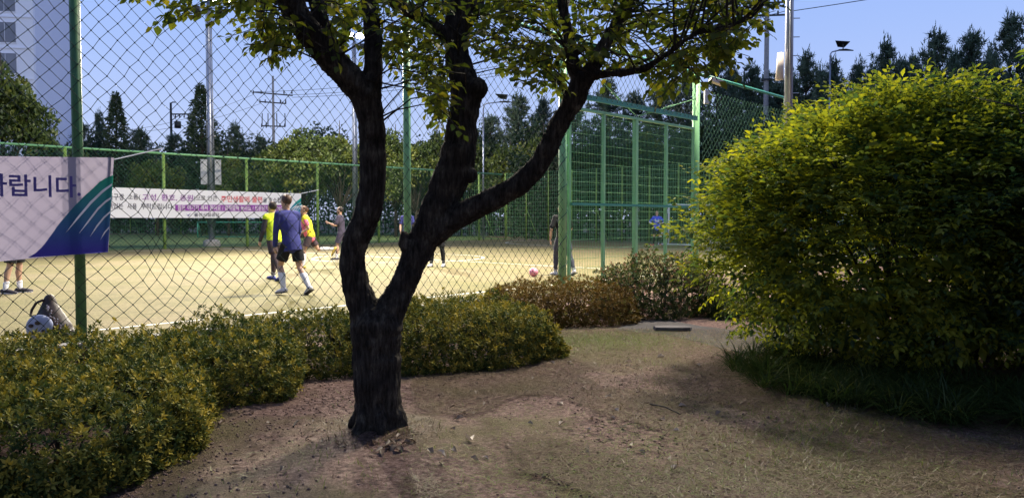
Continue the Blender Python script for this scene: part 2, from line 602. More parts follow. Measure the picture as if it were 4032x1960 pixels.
def net(name, org, du, length, z0, z1, ch, cv, r, m, parent, warp=None, kr=0.0, jitter=0.006, out=0.0):
    nx, nz = int(length / ch * 2), int((z1 - z0) / cv * 2)
    I, J = np.meshgrid(np.arange(nx + 1), np.arange(nz + 1), indexing='ij')
    s, z = I * ch / 2.0, z0 + J * (z1 - z0) / nz
    s = s + RNG.normal(size=s.shape) * jitter
    z = z + RNG.normal(size=s.shape) * jitter * (J > 0) * (J < nz)
    dn = np.zeros_like(s)
    edge = np.sin(np.pi * J / nz)
    s = s + edge * .035 * np.sin(z * 1.9 + s * .7) + edge * .02 * np.sin(z * 4.1 - s * 2.3)
    z = z + edge * .03 * np.sin(s * 1.3 + 1.0) + edge * .015 * np.sin(s * 3.7 + z)
    dn = dn + edge * out * np.sin(s * .8)
    if warp:
        s, z, dn = warp(s, z, dn)
    nrm = np.array([-du.y, du.x, 0])
    P = np.array(org)[None, None] + s[..., None] * np.array(du)[None, None] + z[..., None] * np.array([0, 0, 1.0]) + dn[..., None] * nrm
    ok = (I + J) % 2 == 0
    A, B = [], []
    a = P[:-1, :-1][ok[:-1, :-1]]; b_ = P[1:, 1:][ok[:-1, :-1]]
    A.append(a); B.append(b_)
    m2 = ok[1:, :-1]
    A.append(P[1:, :-1][m2]); B.append(P[:-1, 1:][m2])
    return prisms(name, np.concatenate(A), np.concatenate(B), r, m, parent, P[ok] if kr else None, kr)

def post(b, base, h, r, n=14):
    b.cyl(base, r, h, n)
    b.loft([base + Vector((0, 0, h)), base + Vector((0, 0, h + .03))], [r * 1.06, r * .6], n, dome=False)

NF = empty('net_fence', fp(0, 0), 0, 'tall green net fence with wire panels along the near side of the pitch', 'fence')
NF.location = (0, 0, 0)
RAILZ = 4.66
for u, r in ((-8.1, .052), (-3.65, .056), (0.0, .074), (4.83, .085), (9.8, .085)):
    b = MB(); post(b, fp(u, 0), RAILZ + .02, r); b.build('post', g_post if u > -8 else g_post_shaded, NF, True)
for a, c in ((-12, -8.1), (-8.1, -3.65), (-3.65, 0), (0, 4.9), (4.9, 9.8)):
    b = MB(); b.tube([fp(a + .04, -.07, RAILZ), fp(c - .04, -.07, RAILZ)], .035, 10); b.build('top_rail', t_bar, NF, True)
def warp1(s, z, dn):
    cs, cz = 12 - 7.35, 1.30                       # a place where the net has been pulled together
    d2 = ((s - cs) ** 2 + (z - cz) ** 2) / .42 ** 2
    k = .62 * np.exp(-d2)
    s = s + (cs - s) * k
    z = z + (cz - .1 - z) * k * .8
    d3 = ((s - (cs + .1)) / .5) ** 2 + ((z - .75) / .5) ** 2
    z = z - .10 * np.exp(-d3)
    s = s + .05 * np.exp(-d3)
    return s, z, dn
net('net', fp(-12, -.065), UU, 12.0, 0.03, RAILZ - .03, (.172), .180, .0036, net_m, NF, warp1, .0105, out=.03)
net('net', fp(0.05, -.09), UU, 4.8, 3.66, RAILZ - .03, .172, .18, .0036, net_m, NF, None, .0105)
net('net', fp(4.95, -.11), UU, 5.0, 0.3, RAILZ - .35, .172, .18, .0032, net_g, NF, None, .0085)
# wire-panel section
for u, w in ((0.19, .05), (1.26, .06), (2.37, .085), (3.55, .06), (4.70, .05)):
    b = MB(); b.box(fp(u, 0, 1.7), (w, w, 3.4), UU); b.build('panel_post', g_post, NF)
for u0, u1 in ((0.22, 1.23), (1.29, 2.325), (2.415, 3.52), (3.58, 4.67)):
    n = int((u1 - u0) / .05)
    A, B = [], []
    for k in range(1, n):
        u = u0 + (u1 - u0) * k / n
        A.append(fp(u, .012, .06)); B.append(fp(u, .012, 3.39))
    for k in range(19):
        z = .1 + k * .18
        A.append(fp(u0, -.004, z)); B.append(fp(u1, -.004, z))
    prisms('wire_panel', np.array(A), np.array(B), .0032, g_post, NF)
    b = MB(); b.box((fp(u0, 0, 3.43) + fp(u1, 0, 3.43)) / 2, ((u1 - u0) + .085, .07, .05), UU); b.build('panel_rail', g_post, NF)
    b = MB(); b.box((fp(u0, -.06, 1.66) + fp(u1, -.06, 1.66)) / 2, ((u1 - u0) + .085, .05, .05), UU); b.build('panel_rail', t_bar, NF)
b = MB(); b.box(fp(2.45, -.05, 3.66), (4.78, .04, .10), UU); b.build('net_beam', t_bar, NF)
for a, c in ((fp(.9, -.03, 4.12), fp(2.33, -.03, 3.49)), (fp(2.43, -.03, 3.49), fp(4.74, -.03, 4.10))):
    b = MB(); b.tube([a, c], .011, 6)
    b.tube([a.lerp(c, .42), a.lerp(c, .60)], .022, 8); b.build('brace_rod', g_post, NF, True)
for u, r, z0, z1 in ((0, .085, .2, 4.5), (4.9, .097, 2.2, 4.4)):
    pts = []
    n = 200
    for k in range(n + 1):
        f = k / n
        a = f * (z1 - z0) / .24 * 2 * math.pi * .5
        wob = .03 * math.sin(f * 37)
        pts.append(fp(u + math.cos(a) * r, math.sin(a) * r, z0 + (z1 - z0) * f + wob))
    b = MB(); b.tube(pts, .006, 5); b.build('lacing_rope', rope_m, NF, True)

# far side fence (nets between yellow-green posts)
FF = empty('far_net_fence', (0, 0, 0), 0, 'far side net fence with yellow green posts behind the long banner', 'fence')
FZ = 4.40
for k in range(-1, 7):
    u = .2 + 4.1 * k
    b = MB(); post(b, fp(u, VF), FZ, .075, 10); b.build('post', y_post, FF, True)
b = MB(); b.tube([fp(-4.5, VF - .02, FZ), fp(U1, VF - .02, FZ)], .05, 8); b.build('top_rail', g_post, FF, True)
net('net', fp(-4.5, VF - .1), UU, 31.4, .05, FZ - .03, .19, .19, .0065, net_g, FF, None)

def wire_fence(name, label, p, q, step, h, m_post, hs=.24, vs=.14, strut=3, cat='fence', rr=.045, wr=.0085):
    p, q = Vector(p), Vector(q)
    L = (q - p).length
    d = (q - p).normalized()
    nrm = Vector((-d.y, d.x, 0))
    o = empty(name, (0, 0, 0), 0, label, cat)
    n = max(1, round(L / step))
    for k in range(n + 1):
        c = p + d * (L * k / n)
        b = MB(); post(b, c, h, rr, 8); b.build('post', m_post, o, True)
        if strut and k % strut == 1:
            b = MB(); b.tube([c + nrm * .05 + Vector((0, 0, 2.0)), c + nrm * .9 + d * .3], .03, 6); b.build('strut', m_post, o, True)
    for k in range(n):
        a, c = p + d * (L * k / n + rr), p + d * (L * (k + 1) / n - rr)
        A, B = [], []
        nh = int(h / hs)
        for j in range(nh + 1):
            z = .08 + (h - .1) * j / nh
            A.append(a + Vector((0, 0, z))); B.append(c + Vector((0, 0, z)))
        nv = int((c - a).length / vs)
        for j in range(1, nv):
            e = a.lerp(c, j / nv)
            A.append(e + Vector((0, 0, .05))); B.append(e + Vector((0, 0, h - .02)))
        prisms('wire_panel', np.array(A), np.array(B), wr, g_post, o)
    return o
wire_fence('wire_fence', 'green wire panel fence behind the goalkeeper at the pitch end', fp(U1, VF - .3), fp(U1, 4.0), 1.9, 4.45, y_post)
wire_fence('wire_fence', 'distant green wire fence behind the grass strip, left of the tree', (-46, 74, 0), (-9.6, 66.2, 0), 2.6, 4.4, y_post, .35, .22)
wire_fence('wire_fence', 'distant green wire fence bending towards the pitch corner', (-9.4, 66.0, 0), (3.2, 55.5, 0), 2.2, 4.4, y_post, .35, .22)

# goals
def goal(name, label, c, dvec, w, h, depth, m):
    c, d = Vector(c), Vector(dvec).normalized()
    nrm = Vector((-d.y, d.x, 0))
    o = empty(name, c, 0, label, 'goal')
    H = Vector((0, 0, h))
    a, e = -d * w / 2, d * w / 2
    for p in (a, e):
        b = MB(); b.tube([p, p + H], .05, 10); b.build('goal_post', m, o, True)
        b = MB(); b.tube([p + H + nrm * .05, p + nrm * depth + Vector((0, 0, .04))], .03, 8); b.build('back_stay', m, o, True)
        b = MB(); b.tube([p + nrm * .06 + Vector((0, 0, .04)), p + nrm * (depth - .05) + Vector((0, 0, .04))], .03, 8); b.build('ground_bar', m, o, True)
    b = MB(); b.tube([a - d * .04 + H, e + d * .04 + H], .05, 10); b.build('crossbar', m, o, True)
    b = MB(); b.tube([a + nrm * depth + Vector((0, 0, .04)), e + nrm * depth + Vector((0, 0, .04))], .03, 8); b.build('ground_bar', m, o, True)
    return o
goal('football_goal', 'white goal frame behind the goalkeeper in blue', fp(UE, 11.9), -VV, 3.0, 2.15, -1.0, white_g)
goal('football_goal', 'teal goal frame far left behind the light pole', at(930, 930, 58) * Vector((1, 1, 0)) if False else Vector((at(930, 930, 58).x, 58, 0)), (1, 0.1, 0), 5.6, 1.15, 1.0, t_bar)

# ------------------------------------------------------------------ flood-light poles
def flood_head(parent, c, aim, w=.46, h=.34, lit=True):
    c = Vector(c); d = (Vector(aim) - c).normalized()
    s = d.cross(Vector((0, 0, 1))).normalized(); u = s.cross(d)
    b = MB()
    f0, f1 = c + d * .10, c - d * .14
    vs = [f0 + s * x * w / 2 + u * y * h / 2 for x, y in ((-1, -1), (1, -1), (1, 1), (-1, 1))] + [f1 + s * x * w * .3 + u * y * h * .3 for x, y in ((-1, -1), (1, -1), (1, 1), (-1, 1))]
    b.add(vs, [(4, 5, 6, 7), (0, 1, 5, 4), (1, 2, 6, 5), (2, 3, 7, 6), (3, 0, 4, 7), (3, 2, 1, 0)])
    hd = b.build('floodlight', dark_metal, parent)
    b = MB()
    b.add([f0 + d * .004 + s * x * w * .45 + u * y * h * .44 for x, y in ((-1, -1), (1, -1), (1, 1), (-1, 1))], [(0, 1, 2, 3)])
    b.build('lens', lens_m, hd)
    return f0 + d * .03

def light_pole(label, base, H, r, aim, power, heads=4, boxes=True, cone=150, back=None, soft=.5, blend=.5):
    base = Vector(base); aim = Vector(aim)
    o = empty('light_pole', base, 0, label, 'light pole')
    L = lambda p: Vector(p) - base
    b = MB(); b.loft([(0, 0, .3), (0, 0, H * .5), (0, 0, H + .2)], [r, r * .8, r * .55], 20, dome=False); b.build('pole', galv, o, True)
    b = MB(); b.loft([(0, 0, -.05), (0, 0, .28), (0, 0, .36)], [r * 3.0, r * 2.6, r * 1.7], 20, dome=False); b.build('footing', concrete, o, True)
    d = (aim - base); d.z = 0; d.normalize()
    s = Vector((-d.y, d.x, 0))
    b = MB(); b.bar(s * -1.1 + Vector((0, 0, H)) + d * .2, s * 1.1 + Vector((0, 0, H)) + d * .2, .08); b.build('cross_arm', galv, o)
    b = MB(); b.tube([s * (r + .03) + Vector((0, 0, 1)), s * (r * .62 + .03) + Vector((0, 0, H - .3))], .028, 8); b.build('conduit', galv, o, True)
    b = MB(); b.tube([-s * (r + .02) - d * .04 + Vector((0, 0, 1)), -s * (r * .62 + .02) - d * .04 + Vector((0, 0, H - .3))], .02, 8); b.build('conduit', galv, o, True)
    k = 4.0
    rung = MB(); rung.bar(-d * (r * .75), -d * (r * .75 + .16), .02); rung = rung.mesh('rung'); rung.materials.append(galv)
    while k < min(H - .6, 9.5):
        link('rung', rung, None, o, (0, 0, k))
        k += .45
    if boxes:
        for sg in (-1, 1):
            b = MB(); b.box(s * sg * (r + .18) + Vector((0, 0, 3.75)) + d * .1, (.30, .24, 1.25), s); bx = b.build('control_box', grey_box, o)
        b = MB(); b.bar(s * .2 + Vector((0, 0, 5.55)), s * .2 + Vector((0, 0, 5.55)) + d * .35, .06); b.build('lamp_bracket', grey_box, o)
    for q in range(heads):
        off = s * (-.95 + 1.9 * q / max(1, heads - 1)) + d * .42 + Vector((0, 0, H + .08))
        lens = flood_head(o, off, L(aim) + s * (q - heads / 2) * 1.5)
    ld = bpy.data.lights.new('floodlight_lamp', 'SPOT')
    ld.energy = power
    ld.color = (1.0, 0.90, 0.70)
    ld.spot_size = R(cone)
    ld.spot_blend = blend
    ld.shadow_soft_size = soft
    lo = bpy.data.objects.new('floodlight_lamp', ld)
    COL.objects.link(lo)
    lo.parent = o
    lp = d * .75 + Vector((0, 0, H + .05))
    lo.location = lp
    lo.rotation_euler = (L(aim) - lp).to_track_quat('-Z', 'Y').to_euler()
    if back:                                        # heads and lamp added to brighten the trees past the neighbouring court
        tgt, pw = Vector(back[0]), back[1]
        for q in (-1, 1):
            flood_head(o, s * q * .55 - d * .42 + Vector((0, 0, H - .35)), L(tgt) + s * q * 3)
        l2 = ld.copy(); l2.energy = pw; l2.spot_size = R(150)
        lo2 = bpy.data.objects.new('floodlight_lamp', l2); COL.objects.link(lo2); lo2.parent = o
        lo2.location = -d * .75 + Vector((0, 0, H - .35))
        lo2.rotation_euler = (L(tgt) - lo2.location).to_track_quat('-Z', 'Y').to_euler()
    return o
LAMPZ = 12.3
light_pole('tall steel light pole standing behind the long far banner', (at(833, 900, 39).x, 39, 0), LAMPZ, .15, (-1, 9, 0), 58000, cone=84, blend=1.0, back=((-24, 66, 3), 10000))
light_pole('steel light pole mostly hidden behind the left limb of the tree', (at(1399, 900, 47).x, 47, 0), LAMPZ, .12, (2, 9, 0), 62000, boxes=False, cone=84, blend=1.0, back=((-6, 68, 3), 13000))
R1 = light_pole('big steel light pole rising behind the large shrub', (at(3100, 700, 18.9).x, 18.9, 0), 15.5, .115, fp(-1, 10, 0), 45000, boxes=False, cone=160, soft=1.3, blend=1.0)
b = MB(); b.loft([(-.26, -.1, 4.75), (-.24, -.1, 5.4)], [.10, .075], 12, dome=False); b.build('beige_cover', beige_box, R1, True)

# ------------------------------------------------------------------ street lamps, utility poles, wires
def street_lamp(label, base, H, arm, m=dark_metal):
    o = empty('street_lamp', base, 0, label, 'street lamp')
    b = MB(); b.tube([(0, 0, 0), (0, 0, H - .4)], .07, 10, .05); b.build('pole', galv, o, True)
    pts = [(0, 0, H - .4), (arm * .05, 0, H - .1), (arm * .2, 0, H), (arm, 0, H + .1)]
    b = MB(); b.tube(pts, .04, 8); b.build('arm', galv, o, True)
    b = MB(); b.loft([(arm - .05, 0, H + .1), (arm + .35, 0, H + .12), (arm + .8, 0, H + .08)], [(.04, .05), (.16, .06), (.05, .03)], 10, ref=(0, 1, 0)); b.build('lamp_head', m, o, True)
    b = MB(); b.add([(arm - .35, -.2, H + .62), (arm + .5, -.25, H + .56), (arm + .4, .3, H + .34), (arm, .3, H + .38),
                     (arm - .35, -.2, H + .59), (arm + .5, -.25, H + .53), (arm + .4, .3, H + .31), (arm, .3, H + .35)],
                    [(0, 1, 2, 3), (7, 6, 5, 4), (0, 4, 5, 1), (1, 5, 6, 2), (2, 6, 7, 3), (3, 7, 4, 0)])
    b.bar((arm + .2, 0, H + .1), (arm + .2, 0, H + .45), .05); b.build('solar_panel', dark_metal, o)
    return o
q = at(1903, 500, 52); zz = at(1903, 408, 52).z
street_lamp('street lamp with small panel seen between the two right limbs', (q.x, 52, 0), zz, 1.15)
q = at(3268, 300, 46); zz = at(3268, 205, 46).z
street_lamp('street lamp with small panel rising above the large shrub', (q.x, 46, 0), zz, .55)

def cable(parent, a, c, sag=1.0, r=.02, name='cable'):
    a, c = Vector(a), Vector(c)
    pts = [a.lerp(c, k / 16) - Vector((0, 0, sag * 4 * (k / 16) * (1 - k / 16))) for k in range(17)]
    b = MB(); b.tube(pts, r, 4)
    return b.build(name, wire_m, parent)
# pole with double cross-arms
YA = 82.0
qa = at(1077, 520, YA)
o = empty('utility_pole', (qa.x, YA, 0), 0, 'concrete utility pole with three crossarms seen through the net', 'utility pole')
zt = lambda y: at(1077, y, YA).z
b = MB(); b.tube([(0, 0, 0), (0, 0, zt(300))], .2, 10, .11); b.build('pole', concrete, o, True)
for y, w, tilt in ((368, 2.1, -.12), (404, 1.4, -.1), (499, 1.25, 0)):
    b = MB(); b.bar((-w, 0, zt(y) + w * .06), (w, -.1, zt(y) + w * tilt), .12); b.build('cross_arm', dark_metal, o)
    for k in (-1, -.6, .55, .95):
        b = MB(); b.tube([(w * k, 0, zt(y) - .05), (w * k, 0, zt(y) + .32)], .08, 8, .05); b.build('insulator', dark_metal, o, True)
for k in (-1.15, -.55, .35, 1.2):
    b = MB(); b.tube([(k * 1.05, 0, zt(499)), (k * 1.05 * .97, 0, zt(499) + 1.4)], .05, 6); b.build('switch_rod', dark_metal, o)
YB = 50.0
qb = at(3016, 400, YB)
ob = empty('utility_pole', (qb.x, YB, 0), 0, 'grey concrete utility pole beside the big light pole', 'utility pole')
ztb = at(3016, -40, YB).z
b = MB(); b.tube([(0, 0, 0), (0, 0, ztb)], .19, 12, .14); b.build('pole', concrete, ob, True)
for y in (12, 62):
    z = at(3016, y, YB).z
    b = MB(); b.bar((-1.4, .2, z), (1.4, -.2, z), .1); b.build('cross_arm', dark_metal, ob)
    for k in (-1.25, -.7, .7, 1.25):
        b = MB(); b.tube([(k, 0, z), (k, 0, z + .3)], .07, 8, .05); b.build('insulator', dark_metal, ob, True)
for y in (315,):
    z = at(3016, y, YB).z
    b = MB(); b.box((0, 0, z), (.46, .46, .1)); b.build('pole_band', dark_metal, ob)
va, vb = Vector((qa.x, YA, 0)), Vector((qb.x, YB, 0))
for k, y in ((-1.9, 362), (.9, 375), (2.0, 384)):
    cw = cable(None, va + Vector((k, 0, zt(y))), vb + Vector((k * .6, 0, at(3016, 25 + y * .05, YB).z)), 1.2)
    setp(cw, {-1.9: 'uppermost overhead wire crossing behind the tree crown', .9: 'middle overhead wire crossing behind the tree crown', 2.0: 'lowest overhead wire crossing behind the tree crown'}[k], 'cable', 'overhead wires')
cw = cable(None, vb + Vector((1.2, 0, at(3016, 48, YB).z)), Vector((40, 40, at(3900, -330, 40).z)), .3, .025)
setp(cw, 'single overhead wire running to the upper right sky', 'cable', 'overhead wires')
for k, y in ((-2.0, 372), (-1.3, 408)):
    cw = cable(None, va + Vector((k, 0, zt(y))), Vector((at(300, 600, 95).x, 95, at(300, 520, 95).z)), 1.2)
    setp(cw, {-2.0: 'upper wire dropping left from the crossarm pole', -1.3: 'lower wire dropping left from the crossarm pole'}[k], 'cable', 'overhead wires')
YC = 88.0
qc = at(674, 500, YC)
o = empty('utility_pole', (qc.x, YC, 0), 0, 'slim utility pole with transformer and side arm left of the steel pole', 'utility pole')
zc = lambda y: at(674, y, YC).z
b = MB(); b.tube([(0, 0, 0), (0, 0, zc(405))], .2, 10, .12); b.build('pole', dark_metal, o, True)
b = MB(); b.bar((0, 0, zc(450)), (2.2, 0, zc(450)), .14); b.build('cross_arm', dark_metal, o)
b = MB(); b.tube([(0, 0, zc(452) - .7), (1.0, 0, zc(452))], .05, 6); b.build('arm_brace', dark_metal, o)
b = MB(); b.cyl((.75, 0, zc(505)), .36, .75, 12); b.build('transformer', dark_metal, o, True)
b = MB(); b.tube([(0, 0, zc(408)), (.2, 0, zc(403)), (.55, 0, zc(403))], .07, 6); b.build('lamp_arm', dark_metal, o)
for k in (.5, 1.0, 1.5, 2.0):
    b = MB(); b.tube([(k, 0, zc(450) - .4), (k, 0, zc(450))], .09, 8, .05); b.build('insulator', dark_metal, o, True)

# apartment block
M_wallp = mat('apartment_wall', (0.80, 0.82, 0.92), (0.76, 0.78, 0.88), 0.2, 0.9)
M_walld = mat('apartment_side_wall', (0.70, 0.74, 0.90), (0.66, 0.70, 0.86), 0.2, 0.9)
M_glass = mat('dark_window_glass', (0.22, 0.23, 0.28), (0.16, 0.17, 0.21), 1, 0.15)
YD = 75.0
c0 = at(140, 500, YD); c0.z = 0
c1 = at(288, 500, 84); c1.z = 0
HB = 46.0
bl = empty('apartment_building', c0, 0, 'pale apartment tower with stacked windows at the upper left', 'building')
fdir = Vector((-1, -.12, 0)).normalized()
sdir = (c1 - c0)
back = sdir
b = MB()
L1 = fdir * 24
vs = [Vector((0, 0, 0)), L1, L1 + back, back]
b.add([v for v in vs] + [v + Vector((0, 0, HB)) for v in vs], [(0, 1, 5, 4), (1, 2, 6, 5), (2, 3, 7, 6), (4, 5, 6, 7)])
b.build('front_wall', M_wallp, bl)
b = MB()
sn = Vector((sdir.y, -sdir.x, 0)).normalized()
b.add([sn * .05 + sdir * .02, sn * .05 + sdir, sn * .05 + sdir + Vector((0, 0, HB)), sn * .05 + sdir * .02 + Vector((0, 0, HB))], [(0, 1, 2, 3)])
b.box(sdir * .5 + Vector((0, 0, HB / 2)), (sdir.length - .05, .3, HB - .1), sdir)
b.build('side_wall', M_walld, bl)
b = MB(); b.box(sdir + sn * .06 + Vector((0, 0, HB / 2)), (.25, .4, HB), sdir); b.build('corner_strip', M_wallp, bl)
fn = Vector((fdir.y, -fdir.x, 0))
if fn.y > 0: fn = -fn
for fl in range(1, 15):
    z = fl * 2.95 + .5
    for cx_, ww in ((2.55, 2.1), (8.0, 2.6)):
        pc = fdir * cx_ + Vector((0, 0, z + 1.1)) + fn * .02
        fr = MB().box(pc, (ww, .12, 2.1), fdir).build('window', M_wallp, bl)
        for sg in (-1, 1):
            MB().box(pc + fn * .05 + fdir * sg * ww * .245, (ww * .46, .08, 1.9), fdir).build('pane', M_glass, fr)
    if fl % 1 == 0:
        MB().box(fdir * 12 + Vector((0, 0, z - .35)) + fn * .04, (23.8, .16, .14), fdir).build('floor_band', M_wallp, bl)

# ------------------------------------------------------------------ banners
def cloth_mat(name, col, col2, trans=0.5):
    m, n, l, o = nmat(name)
    tc = n.new('ShaderNodeTexCoord')
    nz = n.new('ShaderNodeTexNoise')
    nz.inputs['Scale'].default_value = 1.5
    l.new(tc.outputs['Object'], nz.inputs['Vector'])
    rp = ramp(n, [(.35, col), (.65, col2)])
    l.new(nz.outputs[0], rp.inputs[0])
    d = n.new('ShaderNodeBsdfDiffuse')
    t = n.new('ShaderNodeBsdfTranslucent')
    l.new(rp.outputs[0], d.inputs[0])
    l.new(rp.outputs[0], t.inputs[0])
    mx = n.new('ShaderNodeMixShader')
    mx.inputs[0].default_value = trans
    l.new(d.outputs[0], mx.inputs[1]); l.new(t.outputs[0], mx.inputs[2])
    l.new(mx.outputs[0], o.inputs[0])
    return m

def grad_mat(name, z0, z1, ca, cb, trans=.35):
    m, n, l, o = nmat(name)
    tc = n.new('ShaderNodeTexCoord')
    sp = n.new('ShaderNodeSeparateXYZ')
    l.new(tc.outputs['Object'], sp.inputs[0])
    mr = n.new('ShaderNodeMapRange')
    mr.inputs[1].default_value, mr.inputs[2].default_value = z0, z1
    l.new(sp.outputs[2], mr.inputs[0])
    rp = ramp(n, [(0, ca), (.55, tuple((a + c) / 2 for a, c in zip(ca, cb))), (1, cb)])
    l.new(mr.outputs[0], rp.inputs[0])
    d = n.new('ShaderNodeBsdfDiffuse'); t = n.new('ShaderNodeBsdfTranslucent')
    l.new(rp.outputs[0], d.inputs[0]); l.new(rp.outputs[0], t.inputs[0])
    mx = n.new('ShaderNodeMixShader'); mx.inputs[0].default_value = trans
    l.new(d.outputs[0], mx.inputs[1]); l.new(t.outputs[0], mx.inputs[2])
    l.new(mx.outputs[0], o.inputs[0])
    return m

NV = -VV
def on_plane(px, py, v):
    """(u, z) where the sight line meets the fence plane at offset v"""
    d = ray(px, py)
    c = Vector((0, 0, CAM_H))
    p0 = fp(0, v)
    t = (p0 - c).dot(VV) / d.dot(VV)
    p = c + d * t
    return (p - P0).dot(UU), p.z

def print_poly(name, uz, v, m, parent):
    b = MB()
    b.add([fp(u, v, z) for u, z in uz], [tuple(range(len(uz)))])
    me = b.mesh(name)
    me.materials.append(m)
    return link(name, me, None, parent)

def print_text(body, u0, u1, z0, z1, v, m, parent, slope=0.0, bold=.012):
    cu = bpy.data.curves.new('t', 'FONT')
    cu.body = body
    cu.offset = bold
    cu.resolution_u = 2
    o = bpy.data.objects.new('t', cu)
    COL.objects.link(o)
    dg = bpy.context.evaluated_depsgraph_get()
    me = bpy.data.meshes.new_from_object(o.evaluated_get(dg))
    bpy.data.objects.remove(o)
    n = len(me.vertices)
    co = np.zeros(n * 3, np.float32)
    me.vertices.foreach_get('co', co)
    co = co.reshape(-1, 3)
    lo, hi = co.min(0), co.max(0)
    x = (co[:, 0] - lo[0]) / (hi[0] - lo[0]); y = (co[:, 1] - lo[1]) / (hi[1] - lo[1])
    U = u0 + (u1 - u0) * x; Z = z0 + (z1 - z0) * y + slope * (U - u0)
    org = np.array(fp(0, v, 0))
    P = org[None] + U[:, None] * np.array(UU)[None] + Z[:, None] * np.array([[0, 0, 1.0]])
    me.vertices.foreach_set('co', P.astype(np.float32).ravel())
    me.update()
    me.materials.clear(); me.materials.append(m)
    return link('printed_text', me, None, parent)

def text_px(body, x0, y0, x1, y1, v, m, parent, bold=.012):
    """fit writing to the place it has on its banner"""
    ua, _ = on_plane(x0, (y0 + y1) / 2, v); ub, _ = on_plane(x1, (y0 + y1) / 2, v)
    _, za = on_plane((x0 + x1) / 2, y1, v); _, zb = on_plane((x0 + x1) / 2, y0, v)
    return print_text(body, ua, ub, za, zb, v, m, parent, bold=bold)

cloth_n = cloth_mat('banner_cloth_lilac', (0.32, 0.29, 0.39), (0.30, 0.27, 0.37), .62)
cloth_w = cloth_mat('banner_cloth_white', (0.80, 0.79, 0.82), (0.77, 0.76, 0.80), .25)
ink_v = mat('ink_violet', (0.09, 0.07, 0.28), None, 5, .8)
ink_p = mat('ink_purple', (0.24, 0.05, 0.32), None, 5, .8)
ink_k = mat('ink_dark', (0.07, 0.06, 0.09), None, 5, .8)
ink_r = mat('ink_red', (0.62, 0.08, 0.10), None, 5, .8)
ink_w = mat('ink_white', (0.8, 0.78, 0.82), None, 5, .8)

NB = empty('near_banner', (0, 0, 0), 0, 'large lilac banner tied to the near net fence at the left edge', 'banner')
VB = -.165
tr, br_ = on_plane(449, 621, VB), on_plane(426, 987, VB)
uL = -10.6
slope_t = .045; slope_b = .075
uz = [(uL, br_[1] - slope_b * (br_[0] - uL)), br_, tr, (uL, tr[1] - slope_t * (tr[0] - uL))]
nxs, nzs = 40, 14
vs, fs = [], []
for i in range(nxs + 1):
    for j in range(nzs + 1):
        f, g = i / nxs, j / nzs
        lo = Vector(uz[0]).lerp(Vector(uz[1]), f); hi = Vector(uz[3]).lerp(Vector(uz[2]), f)
        p = lo.lerp(hi, g)
        vs.append(fp(p[0], VB + .0015 * math.sin(p[0] * 9 + g * 3), p[1]))
for i in range(nxs):
    for j in range(nzs):
        a = i * (nzs + 1) + j
        fs.append((a, a + nzs + 1, a + nzs + 2, a + 1))
MB().add(vs, fs).build('cloth', cloth_n, NB, True)
C4 = lambda pts: [(x / 2.319, 560 + y / 2.319) for x, y in pts]
sw = C4([(1034, 302), (1015, 307), (960, 330), (905, 365), (850, 420), (760, 500), (690, 572), (620, 650), (570, 708), (520, 770), (480, 830), (450, 870), (415, 918), (380, 960), (320, 1015), (255, 1053), (450, 1041), (985, 1003)])
M_sw = grad_mat('banner_swoosh_print', 1.05, 1.85, (0.055, 0.05, 0.30), (0.03, 0.28, 0.17))
print_poly('swoosh_print', [on_plane(x, y, VB - .006) for x, y in sw], VB - .006, M_sw, NB)
for st in ([(598, 830), (700, 690), (820, 545), (930, 440), (1024, 375), (1022, 396), (940, 460), (835, 562), (712, 702)],
           [(718, 838), (800, 718), (890, 600), (960, 535), (1016, 498), (1014, 520), (965, 552), (900, 615), (812, 728)],
           [(820, 865), (880, 760), (945, 680), (1008, 625), (1006, 645), (955, 692), (890, 772)],
           [(915, 893), (950, 820), (998, 768), (996, 786), (958, 830)]):
    print_poly('swoosh_streak', [on_plane(x, y, VB - .010) for x, y in C4(st)], VB - .010, ink_w, NB)
text_px('바랍니다.', -62, 688, 318, 775, VB - .006, ink_v, NB, .018)
b = MB(); b.tube([fp(tr[0] - .03, VB + .02, tr[1] + .01), fp(br_[0] - .03, VB + .02, br_[1] - .01)], .014, 8); b.build('banner_rod', dark_metal, NB)
ra = on_plane(640, 585, -.09)
b = MB(); b.tube([fp(tr[0], VB, tr[1] - .02), fp(ra[0], -.09, ra[1])], .007, 6); b.build('tie_rope', ink_w, NB)

FB = empty('far_banner', (0, 0, 0), 0, 'long white banner with Korean notice on the far side fence', 'banner')
VB2 = VF - .25
c_ = [on_plane(x, y, VB2) for x, y in ((300, 857), (1184, 859), (1186, 762), (300, 733))]
nxs, nzs = 30, 5
vs, fs = [], []
for i in range(nxs + 1):
    for j in range(nzs + 1):
        lo = Vector(c_[0]).lerp(Vector(c_[1]), i / nxs); hi = Vector(c_[3]).lerp(Vector(c_[2]), i / nxs)
        p = lo.lerp(hi, j / nzs)
        vs.append(fp(p[0], VB2, p[1]))
for i in range(nxs):
    for j in range(nzs):
        a = i * (nzs + 1) + j
        fs.append((a, a + nzs + 1, a + nzs + 2, a + 1))
MB().add(vs, fs).build('cloth', cloth_w, FB, True)
VT = VB2 - .02
for body, x0, y0, x1, y1, m in (('족구장', 425, 762, 489, 788, ink_k), ('소음(', 503, 763, 553, 790, ink_k), ('고성, 환호, 응원', 560, 765, 760, 792, ink_p), (')으로 인근', 763, 770, 855, 794, ink_k),
                                ('주민생활에 불편', 870, 772, 1033, 797, ink_r), ('을', 1036, 779, 1051, 797, ink_k), ('호소합니다.', 1057, 778, 1146, 799, ink_k),
                                ('배려있는', 404, 799, 486, 823, ink_k), ('사용', 501, 800, 539, 824, ink_k), ('부탁드립니다.', 555, 801, 684, 825, ink_k), ('울산시설공단', 765, 838, 864, 853, ink_k)):
    text_px(body, x0, y0, x1, y1, VT, m, FB, .01)
